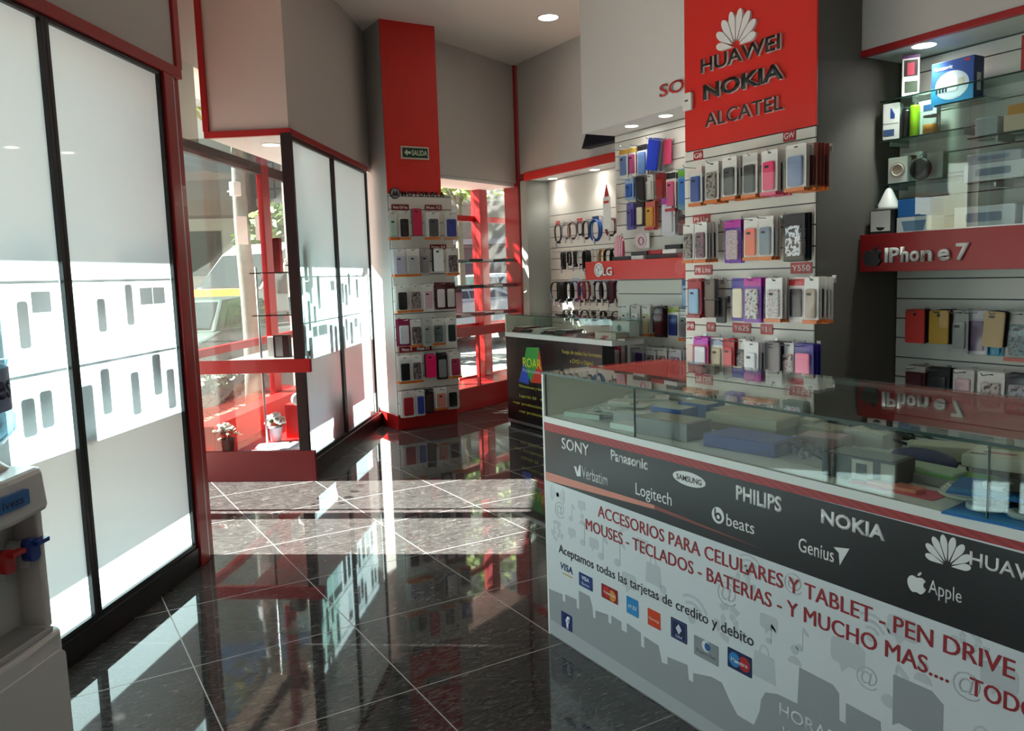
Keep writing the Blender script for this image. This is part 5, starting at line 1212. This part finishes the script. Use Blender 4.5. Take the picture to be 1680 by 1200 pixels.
# glazed double door to the street (only its shadow reaches the floor)
for nm, x0, x1, st in (('door_1', 1.03, 1.735, 1), ('door_2', 1.785, 2.47, 0)):
    b = MB().box(x0, x1, .895, .905, .03, 2.38, 1); b.box(x0 if not st else x1-.12, x0+.03 if not st else x1, .88, .92, .02, 2.38)
    struct(nm, b, ['red_dark', 'glass'], FL)
t = thing('door_lettering', 'two lines of small dark letters stuck on the glass street door', 'sign', FL.p(1.86, .893, 1.02), FL.a)
for r_ in range(2):
    for k in range(4):
        lettering(t, 'ABEN'[k], .03+.14*k+.02*r_, 0, .0+.16*r_, .05, .05, '#1A1A1C', .001, .02, name='letter')
b = MB().box(1.0, 2.5, .86, .94, 2.33, 2.40); struct('trim_door_head', b, 'red_dark', FL)
b = MB().box(-6.2, 6.2, 1.0, 1.80, 3.17, 3.24); struct('wall_canopy_sun_block', b, P('#C9C4BC', .8), FL)  # unseen slab, added to block the sun above the window beam
# hanging goods behind the frosted panels: their shadows fall on the film
def shade(label, x, z, w, h, group, off=.085, k=0):
    t = thing('phone_case', label, 'phone case', FL.p(x, off, z), FL.a, group)
    b = MB(); b.rrect(0, -h/2, w, h, .014, -.012, 0, 0, 5)
    obj('shell', b, ['#2A2B30', '#4A3A44', '#25344A', '#5A5A5C'][k % 4], t)
    obj('clear_sleeve', MB().box(-w/2-.014, w/2+.014, .002, .004, -h-.03, .05), glass('case_sleeve', (.86, .90, .91), 1.3) if 'case_sleeve' not in bpy.data.materials else bpy.data.materials['case_sleeve'], t)

def card_shade(label, x, z, w, h, group, off=.11):
    t = thing('retail_pack', label, 'retail pack', FL.p(x, off, z), FL.a, group)
    obj('card', MB().box(-w/2, w/2, -.001, .001, -h*.3, 0), '#E9E7E2', t); obj('clear_sleeve', MB().box(-w/2, w/2, -.004, -.002, -h, -h*.3), glass('sleeve_'+str(round(w, 3)), (.80, .85, .87), 1.3), t)
rg = random.Random(3)
for (a, c, gi) in ((-.78, .0, 'behind the panel by the water cooler'), (.06, .82, 'behind the panel by the red post'), (2.56, 3.42, 'behind the left far panel'), (3.49, 4.44, 'behind the right far panel')):
    t = thing('hang_rail', 'thin steel hanging rails '+gi, 'rail', FL.p((a+c)/2, .10, 1.0), FL.a); hw = (c-a)/2
    for z in (.475, .155): obj('bar', MB().cyl((-hw, 0, z), (hw, 0, z), .004, seg=8), 'alu', t)
    x = a+.06; k = 0
    for rowz, lab in ((1.45, 'upper'), (1.13, 'lower')):
        x = a+rg.uniform(.04, .09)
        while x < c-.04:
            w = rg.uniform(.055, .08); h = rg.choice([.15, .16, .17, .20, .23, .12]); k += 1
            if rg.random() < .22: pass
            elif rg.random() < .66: shade('phone case hanging in %s row %s' % (lab, gi), x, rowz-rg.uniform(-.02, .09), w, h, 'cases in the %s row %s' % (lab, gi), .06+.05*rg.random(), k)
            else: card_shade('clear pack hanging in %s row %s' % (lab, gi), x, rowz, .105, .24, 'clear packs in the %s row %s' % (lab, gi))
            x += w+rg.uniform(.02, .085)
# goods on show in the far window (seen through its glass side)
FV = FL
def vshelf(label, z):
    t = thing('glass_shelf', label, 'shelf', FL.p(2.80, .20, z), FL.a)
    obj('glass_plate', MB().box(-.22, .24, -.16, .16, -.008, 0), 'shelf_glass', t); obj('front_edge', MB().box(-.222, -.22, -.16, .16, -.008, 0), 'gedge', t)
vshelf('upper glass shelf in the far show window', 1.432); vshelf('lower glass shelf in the far show window', 1.142)
t = thing('shelf_pole', 'thin steel pole holding the glass shelves in the far show window', 'pole', FL.p(2.63, .335, .17), FL.a); obj('tube', MB().cyl((0, 0, 0), (0, 0, 1.30), .008, seg=10), 'alu', t)
carton('tall dark red box on the upper glass shelf of the show window', FL, (2.80, .235, 1.4325), .05, .05, .24, ('#8E1A1C', '#7A1418'))
def bottle(label, x, y, z, r, h, col, cap='#E8E6E2', mat=None):
    t = thing('small_bottle', label, 'bottle', FL.p(x, y, z), FL.a)
    obj('body', MB().lathe([(r*.9, 0), (r, .005), (r, h*.62), (r*.4, h*.74), (r*.38, h*.84)], seg=18), mat or P(col, .3), t); obj('cap', MB().lathe([(r*.45, h*.84), (r*.45, h), (r*.3, h*1.01)], seg=14), cap, t)
bottle('small white capped bottle on the upper shelf of the show window', 2.76, .165, 1.4325, .02, .09, '#E6D2CC')
bottle('tall amber bottle on the upper shelf of the show window', 2.83, .115, 1.4325, .03, .2, '#A9783A')
carton('white printed box at right on the upper show window shelf', FL, (2.72, .06, 1.4325), .07, .05, .16, ('#E2DCDC', '#D8C4C4'))
carton('white phone box on the lower shelf of the show window', FL, (2.74, .10, 1.1425), .05, .10, .12, ('#EDEDEC', '#DADBDC'))
carton('pale gadget box at the end of the lower show window shelf', FL, (2.86, .07, 1.1425), .05, .06, .07, ('#D9D5CE', '#C9C3BA'))
def ephone(t, sx, sy, sz): obj('silver_band', MB().box(-sx/2-.0022, -sx/2-.001, -sy*.1, sy*.35, .008, sz-.008), '#9A9A9C', t)
carton('dark upright phone box on the display shelf of the show window', FL, (2.66, .19, .8425), .06, .11, .155, ('#1E1A1C', '#241E20'), 0, ephone)
carton('white phone box behind the dark upright one in the show window', FL, (2.74, .28, .8425), .05, .08, .14, ('#E9E7E4', '#E2E0DC'))
t = thing('cable_heap', 'dark coiled cable on the display shelf of the show window', 'cable', FL.p(2.70, .05, .8425), FL.a)
b = MB()
for k in range(3): b.tube([(.04*math.cos(2*math.pi*i/18), .035*math.sin(2*math.pi*i/18), .008+.012*k) for i in range(18)], .006, 6, 0, True)
obj('cord', b, '#2A2A2C', t); obj('plug', MB().box(.03, .06, -.008, .008, 0, .016), '#3A3A3C', t)
# lower part of the far show window: plants, leaflet, red ledge
t = thing('window_ledge', 'red ledge along the street glass of the far show window', 'ledge', FL.p(3.6, .782, .17), FL.a); obj('ledge_box', MB().box(-1.0, 1.2, -.08, .085, 0, .20), RF, t, bevel=.004)
t = thing('display_block', 'red block under the small plant in the far show window', 'block', FL.p(3.35, .25, .17), FL.a); obj('block', MB().box(-.2, .35, -.14, .14, 0, .26), RF, t, bevel=.004)
def plant(label, x, y, z, r, h, potcol, leaf, flower_col=None, n=60, spread=.11, petals=26, kind='potted_plant'):
    t = thing(kind, label, 'plant', FL.p(x, y, z), FL.a)
    obj('pot', MB().lathe([(r*.7, 0), (r*.75, .004), (r, h), (r*1.06, h), (r*1.06, h+.01), (r*.9, h+.01)], seg=22), potcol, t)
    rg = random.Random(int(x*1000)); b = MB()
    for i in range(n):
        a = rg.uniform(0, 6.28); e = rg.uniform(.2, 1.4); L = spread*rg.uniform(.5, 1.0)
        c = Vector((math.cos(a)*math.cos(e)*L, math.sin(a)*math.cos(e)*L, h+.01+math.sin(e)*L)); s = rg.uniform(.014, .028)
        d = Vector((math.cos(a), math.sin(a), rg.uniform(-.4, .6))).normalized(); sd = d.cross(Vector((0, 0, 1))).normalized()
        b.quad([c-d*s, c+sd*s*.5, c+d*s, c-sd*s*.5]); b.quad([c-d*s*.3, c+sd*s*.2+d*s*.2, c+d*s*1.2+Vector((0, 0, -.008)), c-sd*s*.2])
    obj('leaves', b, P(leaf, .5), t)
    b = MB()
    for i in range(7): b.cyl((0, 0, h-.01), (math.cos(i)*spread*.4, math.sin(i)*spread*.4, h+spread*.6), .003, .002, 6)
    obj('stems', b, '#4A5A2C', t)
    if flower_col:
        b = MB()
        for i in range(petals):
            a = rg.uniform(0, 6.28); e = rg.uniform(.25, 1.5); L = spread*rg.uniform(.7, 1.05)
            c = (math.cos(a)*math.cos(e)*L, math.sin(a)*math.cos(e)*L, h+.015+math.sin(e)*L); b.ell(c, (.017, .017, .012), 0, 8, 5)
        obj('blossoms', b, P(flower_col, .6), t)
plant('potted plant with pale grey leaves at left in the show window', 2.66, .635, .175, .05, .085, '#3A2A22', '#8E9E86', '#E6E4DA', 60, .10, 22)
plant('white flowering plant in a grey pot in the show window', 3.02, .42, .175, .05, .10, '#B9AFB4', '#5E7A44', '#F2EFEA', 40, .09, 46)
plant('small green plant in a brown pot on the red block', 3.22, .20, .432, .045, .075, '#4A1E14', '#4E7A34', None, 60, .085)
t = thing('white_flower_disc', 'round white blossom beside the small green plant', 'flower', FL.p(3.18, .30, .432), FL.a); obj('petals', MB().lathe([(.001, .05), (.035, .045), (.05, .06), (.035, .075), (.001, .07)], seg=18, axis=(-.7, -.5, .1)), '#F2EFE8', t, loc=(.02, .02, .03)); obj('stem', MB().cyl((0, 0, 0), (0, 0, .06), .004, seg=8), '#4A5A2C', t)
t = thing('leaflet', 'pale blue and white leaflet lying on the red floor of the show window', 'leaflet', FL.p(2.76, .30, .174), FL.a+.25)
obj('sheet', MB().box(-.14, .2, -.17, .17, 0, .004), P('#DCE6EE', .4), t); obj('printed_area', MB().box(-.09, .17, -.13, .14, .004, .0046), P('#A9CCE0', .4), t); obj('rolled_edge', MB().cyl((-.14, -.17, .012), (-.14, .17, .012), .013, seg=12), '#C9CFDA', t)
t = thing('small_dish', 'small glass dish by the left plant in the show window', 'dish', FL.p(2.585, .62, .175), FL.a); obj('bowl', MB().lathe([(.02, 0), (.035, .012), (.032, .014), (.018, .004)], seg=18), '#B9C0C4', t)
for i, (x, y) in enumerate(((2.60, .22), (2.60, .17))):
    t = thing('glass_bead', 'small dark bead on the red floor of the show window', 'bead', FL.p(x, y, .172), FL.a, 'beads in the show window'); obj('bead', MB().ell((0, 0, .008), .008, 0, 10, 6), '#2A1418', t)

# ------------------------------------------------------------------ window bay beyond the column
b = MB().box(-.15, 1.06, .0, .52, 0, .235); struct('trim_window_base', b, 'red_base', F3, .004)
b = MB().box(-.1, 1.06, .0, .035, .755, .85); struct('trim_window_rail', b, 'red_dark', F3, .003)
b = MB().box(.285, .31, -.004, .03, .235, .755); struct('trim_window_bar', b, 'red_dark', F3)
t = thing('inner_glass', 'clear inner glass of the window bay below the red rail', 'window', F3.p(.45, .02, .235), F3.a); obj('pane', MB().box(-.55, .6, -.003, .003, 0, .52), 'glass', t)
glazing('shop_window', 'street window with red cross bars in the bay beyond the column', F3, -.72, 1.9, .5, .0, 2.36, [(-.3, .06), (1.0, .13), (1.86, .08)], [(1.985, .06), (.8, .07), (.2, .1)])
b = MB().box(.93, 1.07, .40, .47, .2, 2.3); struct('trim_window_mullion', b, 'red', F3, .003)
for z, lab in ((1.505, 'top'), (1.24, 'middle'), (.955, 'lowest')):
    t = thing('glass_shelf', '%s glass shelf of flat boxes in the window bay' % lab, 'shelf', F3.p(.5, .17, z), F3.a); obj('glass_plate', MB().box(-.52, .56, -.15, .15, -.008, 0), 'shelf_glass', t); obj('front_edge', MB().box(-.52, .56, -.151, -.15, -.008, 0), 'gedge', t)
rg = random.Random(8)
for z, cols, lab in ((1.506, ['#1A1A1E', '#8E9094', '#2A2A2E', '#D9D9D8', '#17171A', '#1E1E22'], 'top'), (1.241, ['#3A2A30', '#5A565C', '#26262A', '#8A5A5A', '#C9C6C2', '#6E2A34'], 'middle'), (.956, ['#7A2030', '#B9BCC4', '#8E2438', '#5A1A26', '#D0CCC8', '#6E1A2A'], 'lowest')):
    for i, c in enumerate(cols):
        x = -.02+.19*i
        t = thing('tablet_cover', 'flat %s cover, %s from the left on the %s window bay shelf' % ({'#1A1A1E': 'black', '#8E9094': 'silver', '#2A2A2E': 'charcoal', '#D9D9D8': 'white', '#17171A': 'jet black', '#1E1E22': 'dark', '#3A2A30': 'dark brown', '#5A565C': 'grey', '#26262A': 'black', '#8A5A5A': 'dusty pink', '#C9C6C2': 'pale', '#6E2A34': 'maroon', '#7A2030': 'red', '#B9BCC4': 'silver', '#8E2438': 'crimson', '#5A1A26': 'dark red', '#D0CCC8': 'white', '#6E1A2A': 'wine red'}[c], ORD[i], lab), 'tablet cover', F3.p(x, .15+.02*math.sin(i*2), z), F3.a+rg.uniform(-.25, .25))
        obj('cover', MB().box(-.088, .088, -.12, .12, 0, .016+.006*(i % 3)), c, t, bevel=.003); obj('lid_print', MB().box(-.07, .07, -.1, .1, .016+.006*(i % 3), .017+.006*(i % 3)), rg.choice(['#C9C9CC', '#2A2A2E', '#8A3A44']), t)
t = thing('pink_pouch', 'pink pouch hanging between the column packs and the window', 'pouch', F3.p(.06, .10, 1.23), F3.a); b = MB(); b.rrect(.02, -.13, .17, .22, .015, -.012, .012); obj('bag', b, pattern('stripes', '#B0406E', .5), t); obj('flap', MB().box(-.06, .10, -.014, .014, -.03, .0), '#7A2A4A', t)
t = thing('paper_bird', 'white folded paper hanging low in the window bay', 'paper', F3.p(.02, .12, .72), F3.a); b = MB(); b.prism([(0, 0), (.06, -.18), (.03, -.22), (.09, -.42), (.05, -.24), (-.02, -.2)][::-1], -.004, .004); obj('folded_sheet', b, '#F0EDE8', t); obj('thread', MB().cyl((0, 0, 0), (0, 0, .09), .001, seg=6), '#D9D6D0', t)
# ------------------------------------------------------------------ the street outside
def brick_mat():
    m = bpy.data.materials.new('pavement_tiles'); m.use_nodes = True; n = m.node_tree.nodes; l = m.node_tree.links; b = n['Principled BSDF']; b.inputs['Roughness'].default_value = .8
    g = n.new('ShaderNodeNewGeometry'); br = n.new('ShaderNodeTexBrick'); br.inputs['Scale'].default_value = 1; br.inputs['Brick Width'].default_value = .2; br.inputs['Row Height'].default_value = .2; br.offset = 0
    br.inputs['Mortar Size'].default_value = .012; br.inputs['Color1'].default_value = lin('#B58A78'); br.inputs['Color2'].default_value = lin('#C29A88'); br.inputs['Mortar'].default_value = lin('#8A7A70')
    l.new(g.outputs['Position'], br.inputs['Vector']); l.new(br.outputs['Color'], b.inputs['Base Color']); return m
b = MB().box(-14, 40, 1.0, 40, -.3, -.16); b2 = MB()
o = struct('floor_road', MB().box(-16, 45, 2.85, 30, -.4, -.16), P('#6E6C6C', .9, noise=.15, nscale=6), FL)
o = struct('floor_pavement', MB().box(-10, 7.2, .95, 2.85, -.3, -.025).box(5.0, 9.0, -8.0, .95, -.3, -.03), brick_mat(), FL)
o = struct('floor_side_street', MB().box(-3, 30, .55, 14, -.4, -.1), P('#8C8884', .9, noise=.12, nscale=5), F3)
def wheel(parent, x, y, r=.33, w=.2, hub='#B9BABC'):
    s = -1 if y < 0 else 1
    o = obj('wheel', MB().cyl((x, y-w/2, r), (x, y+w/2, r), r, seg=28), P('#161617', .7), parent)
    b = MB(); b.cyl((x, y+s*w*.4, r), (x, y+s*w*.53, r), r*.62, seg=22)
    for k in range(5):
        a = 2*math.pi*k/5; b.cyl((x, y+s*w*.5, r), (x+r*.5*math.cos(a), y+s*w*.55, r+r*.5*math.sin(a)), .03, .02, 6)
    obj('hub', b, P(hub, .3, metal=.6), o)
def side_prism(b, prof, w, inset=0.0, z_in=None, mat=0):
    """profile in x,z extruded across y, narrowing above z_in"""
    n = len(prof)
    def yy(z): return w/2-(inset*max(0, z-z_in)/1.0 if z_in is not None else 0)
    A = [b.bm.verts.new((x, -yy(z), z)) for x, z in prof]; B = [b.bm.verts.new((x, yy(z), z)) for x, z in prof]
    fs = [b.bm.faces.new(A[::-1]), b.bm.faces.new(B)]+[b.bm.faces.new((A[i], A[(i+1) % n], B[(i+1) % n], B[i])) for i in range(n)]
    b._tag(fs, mat, False); bmesh.ops.recalc_face_normals(b.bm, faces=list(b.bm.faces)); return b
DARKG = P('#24302F', .06, spec=.9)
def van(label, pos, rz):
    t = thing('van', label, 'van', pos, rz)
    prof = [(-2.7, .35), (2.45, .35), (2.52, .55), (2.5, .95), (2.40, 1.22), (1.90, 1.42), (1.30, 2.10), (1.0, 2.28), (.3, 2.33), (-2.6, 2.33), (-2.7, 2.2)]
    obj('body', side_prism(MB(), prof, 1.95, .12, 1.1), P('#E6E6E4', .3, coat=.4), t, bevel=.03)
    b = MB(); b.quad([(1.89, -.86, 1.44), (1.33, -.78, 2.06), (1.33, .78, 2.06), (1.89, .86, 1.44)]); 
    for v in b.bm.verts: v.co += Vector((.02, 0, .015))
    obj('windshield', b, DARKG, t)
    for s in (-1, 1):
        b = MB(); y = lambda z: s*(.975-.12*(z-1.1)+.006)
        b.quad([(1.55, y(1.3), 1.3), (1.12, y(1.95), 1.95), (.35, y(1.95), 1.95), (.35, y(1.3), 1.3)]); obj('side_window', b, DARKG, t)
        b = MB(); b.quad([(2.47, s*.982, .60), (2.44, s*.982, .95), (-2.6, s*.982, 1.0), (-2.6, s*.982, .62)]); obj('side_stripe', b, '#C23A22', t)
        b = MB().box(2.36, 2.46, s*.62-.2, s*.62+.2, .86, 1.04); obj('headlight', b, P('#D9DDE0', .1, spec=.9), t, bevel=.02)
        b = MB().box(1.35, 1.5, s*1.02-.06, s*1.16+.06 if s > 0 else s*1.02, 1.3, 1.55); obj('mirror', b, 'black', t)
        for x in (1.65, -1.75): wheel(t, x, s*.88, .36)
    obj('front_band', MB().box(2.40, 2.53, -.93, .93, .60, .86), P('#E07A1C', .35), t, bevel=.02); obj('bumper', MB().box(2.38, 2.57, -.95, .95, .32, .58), P('#3A3A3C', .5), t, bevel=.03)
    obj('bonnet_band', MB().prism([(1.93, 1.25), (2.43, 1.05), (2.43, 1.235), (1.93, 1.435)], -.93, .93), P('#E07A1C', .35), t, bevel=.03)
    return t
van('white van with orange and red front parked across the street', (4.65, 14.6, -.16), math.radians(207))
def sedan(label, pos, rz, col, L=4.2, H=1.42):
    t = thing('car', label, 'car', pos, rz)
    prof = [(-L/2, .3), (L/2-.05, .3), (L/2, .5), (L/2-.05, .72), (L*.26, .92), (-L*.36, .98), (-L/2+.04, .88)]
    obj('body', side_prism(MB(), prof, 1.72), P(col, .25, coat=.5), t, bevel=.04)
    top = [(L*.26, .91), (L*.10, H-.05), (-.1, H), (-L*.22, H-.03), (-L*.38, .97)]
    obj('roof', side_prism(MB(), top, 1.66, .45, .95), P(col, .25, coat=.5), t, bevel=.03)
    b = MB(); b.quad([(L*.255, -.72, .95), (L*.115, -.60, H-.08), (L*.115, .60, H-.08), (L*.255, .72, .95)])
    for v in b.bm.verts: v.co += Vector((.03, 0, .02))
    obj('windshield', b, DARKG, t)
    b = MB(); b.quad([(-L*.365, -.72, 1.0), (-L*.225, -.60, H-.08), (-L*.225, .60, H-.08), (-L*.365, .72, 1.0)][::-1])
    for v in b.bm.verts: v.co += Vector((-.03, 0, .02))
    obj('rear_window', b, DARKG, t)
    for s in (-1, 1):
        yy = lambda z: s*(.83-.45*(z-.95)+.008)
        for x0, x1, x2, x3 in ((L*.22, L*.10, .02, .02), (-.02, -.02, -L*.19, -L*.31)):
            b = MB(); b.quad([(x0, yy(1.0), 1.0), (x1, yy(H-.1), H-.1), (x2, yy(H-.1), H-.1), (x3, yy(1.0), 1.0)]); obj('side_window', b, DARKG, t)
        for x in (L*.31, -L*.30): wheel(t, x, s*.78, .31)
        obj('headlight', MB().box(L/2-.12, L/2+.005, s*.6-.18, s*.6+.18, .55, .7), P('#DADDE0', .1, spec=.9), t, bevel=.02)
        obj('tail_light', MB().box(-L/2-.005, -L/2+.1, s*.62-.16, s*.62+.16, .62, .8), '#8E1A1C', t, bevel=.02)
    return t
sedan('grey green car parked at the kerb outside the far show window', (*FL.p(8.9, 3.62, 0).xy, -.22), FL.a, '#5E6E66', 4.3, 1.40)
sedan('white car parked outside the window bay', (10.3, 17.2, -.10), math.radians(200), '#E6E7E8', 4.0, 1.5)
sedan('silver car nearer the window bay', (7.2, 13.1, -.10), math.radians(196), '#A9AEB0', 4.0, 1.25)
# trees
def tree(label, pos, h, r, crown, leafcol, barkcol='#86847A', n=500, lean=(0, 0), seed=1, leaf=.14, group=None):
    t = thing('street_tree', label, 'tree', pos, 0, group)
    rg = random.Random(seed); pts = []; rad = []
    for i in range(9):
        u = i/8; pts.append((lean[0]*u+.02*math.sin(u*7), lean[1]*u+.02*math.cos(u*5), h*u)); rad.append(r*(1.15-.45*u))
    b = MB().tube(pts, rad, 14)
    obj('trunk', b, P(barkcol, .85, noise=.28, nscale=14, bump=.3), t)
    b = MB()
    for i in range(7):
        a = rg.uniform(0, 6.28); L = crown[3]*rg.uniform(.5, .9)
        b.tube([(lean[0], lean[1], h*.92), (lean[0]+L*.4*math.cos(a), lean[1]+L*.4*math.sin(a), h+L*.3), (lean[0]+L*math.cos(a), lean[1]+L*math.sin(a), h+L*.55)], [r*.5, r*.35, r*.15], 8)
    obj('branches', b, P(barkcol, .85, noise=.28, nscale=14), t)
    b = MB()
    for i in range(n):
        v = Vector((rg.gauss(0, 1), rg.gauss(0, 1), rg.gauss(0, 1))).normalized()*crown[3]*rg.uniform(.45, 1.0)**.5
        c = Vector(crown[:3])+Vector((v.x, v.y, v.z*.75)); s = leaf*rg.uniform(.6, 1.3)
        d = Vector((rg.gauss(0, 1), rg.gauss(0, 1), rg.gauss(0, .6))).normalized(); e = d.orthogonal().normalized()
        b.quad([c-d*s, c-e*s*.5, c+d*s, c+e*s*.5], rg.randrange(2))
    obj('foliage', b, [P(leafcol[0], .5), P(leafcol[1], .5)], t)
    return t
tree('pale barked street tree outside the far show window', (1.76, 7.0, -.03), 3.3, .092, (.0, .3, 4.4, 1.5), ('#9A9030', '#74802C'), n=900, seed=4, leaf=.10)
tree('bright green street tree seen right of the red mullion', (5.35, 18.0, -.15), 2.0, .10, (0, 0, 2.5, 1.25), ('#4E7424', '#6E8A36'), '#6A5E4E', n=1400, seed=9, leaf=.17)
tree('grey street tree outside the window bay', (6.3, 11.2, -.1), 3.2, .09, (-.4, .5, 4.3, 1.8), ('#5E7A38', '#84964A'), '#6E6E72', n=900, seed=5, lean=(-.25, .1), leaf=.14)
tree('dark green shrub like tree at left of the window bay', (5.15, 10.9, -.1), 1.2, .06, (0, 0, 1.9, 1.0), ('#2E5A2A', '#4A7A34'), '#5A4E40', n=900, seed=6, leaf=.11)
tree('leafy tree above the balcony outside the window bay', (8.6, 14.95, -.1), 3.4, .1, (0, 0, 4.6, 2.0), ('#7A8E44', '#A2AE5E'), '#6E6658', n=1100, seed=7, leaf=.16)
# buildings
FB = Frame(FL.p(19.5, 9.0, 0).xy, FL.a-math.pi/2+.25)     # faces back down the street
t = thing('building', 'pale building with an air conditioner and dark gate across the street', 'building', FB.p(0, 0, -.16), FB.a)
obj('wall', MB().box(-9, 1.6, 0, 5, 0, 9.5), P('#C9C4B8', .85, noise=.08, nscale=2), t)
obj('balcony', MB().box(-9, 1.6, -1.2, 0, 3.35, 3.75), P('#8A7668', .85), t)
obj('balcony_rail', MB().box(-9, 1.6, -1.2, -1.12, 3.75, 4.5), P('#8E7F76', .8), t)
for x in (-5.5, -2.6, .3): 
    o = obj('window', MB().box(x-.55, x+.55, -.03, .02, 1.75, 3.0), P('#4A554E', .2), t); obj('sill', MB().box(x-.62, x+.62, -.08, .0, 1.68, 1.75), '#B4AEA2', o)
for x in (-1.15, -4.1): 
    o = obj('air_conditioner', MB().box(x-.45, x+.45, -.32, .0, 2.45, 2.95), P('#9A9C9A', .5), t, bevel=.02); obj('grille', MB().prism(circ(x-.1, 2.7, .2, n=20), -.335, -.32), '#55585A', o)
for x in (-.9, -4.0): 
    o = obj('gate', MB().box(x-.75, x+.75, -.08, -.02, 0, 2.25), P('#3A4442', .5), t); obj('gate_bars', MB().box(x-.7, x-.66, -.1, -.08, 0, 2.2).box(x-.02, x+.02, -.1, -.08, 0, 2.2).box(x+.66, x+.7, -.1, -.08, 0, 2.2), '#6A7470', o)
obj('base_wall', MB().box(-9, 1.6, -.06, 0, 0, .95), P('#DAD8D0', .8), t)
t = thing('street_notice', 'white notice boards hung on the pale street tree', 'sign', (1.72, 6.86, 1.78), .5)
obj('board', MB().box(-.17, -.02, -.10, -.09, 0, .30), '#ECEDEA', t); obj('board_right', MB().box(.1, .2, -.10, -.09, .05, .32), '#E2E2DE', t)
t = thing('street_box', 'small white box high on the pale street tree', 'box', (1.66, 6.88, 2.30), .5); obj('housing', MB().box(-.10, .0, -.12, -.04, 0, .15), '#E9E9E6', t, bevel=.01); obj('bracket', MB().box(-.05, .05, -.05, .05, .05, .07), 'grey', t)
t = thing('low_hedge', 'dark green low hedge along the kerb outside the far show window', 'hedge', FL.p(6.0, 2.40, -.03), FL.a)
b = MB(); rg = random.Random(2)
for i in range(1600):
    c = Vector((rg.uniform(-1.4, 1.6), rg.uniform(-.14, .14), rg.uniform(.02, .42))); d = Vector((rg.gauss(0, 1), rg.gauss(0, 1), rg.gauss(0, 1))).normalized(); e = d.orthogonal(); s = rg.uniform(.03, .05)
    b.quad([c-d*s, c-e*s*.5, c+d*s, c+e*s*.5])
obj('leaves', b, P('#4E6048', .6), t); obj('stems', MB().box(-1.4, 1.6, -.05, .05, 0, .3), '#3A3A2A', t)
FB2 = Frame((8.2, 21.0), math.radians(-24))
t = thing('building', 'grey building with balcony railing seen through the window bay', 'building', FB2.p(0, 0, -.1), FB2.a)
obj('wall', MB().box(-2.5, 8, 0, 5, 0, 9), P('#B4B2AE', .85, noise=.08, nscale=2), t); obj('shopfront', MB().box(-1.2, 4.6, -.06, .02, .0, 2.3), P('#6E6C74', .5), t)
obj('awning', MB().box(-1.4, 5.0, -1.4, 0, 2.35, 2.5), P('#8A8890', .7), t)
obj('balcony', MB().box(-2.5, 8, -1.4, 0, 3.55, 3.75), P('#BDB9B2', .85), t)
b = MB()
for k in range(22): b.box(-2.5+.5*k-.02, -2.5+.5*k+.02, -1.38, -1.34, 3.75, 4.75)
for z in (4.0, 4.3, 4.72): b.box(-2.5, 8, -1.39, -1.33, z, z+.04)
obj('railing', b, '#4A4E50', t)
for x in (-1.2, 1.2, 4): obj('window', MB().box(x-.6, x+.6, -.03, .02, 4.2, 6.0), P('#46504E', .2), t)
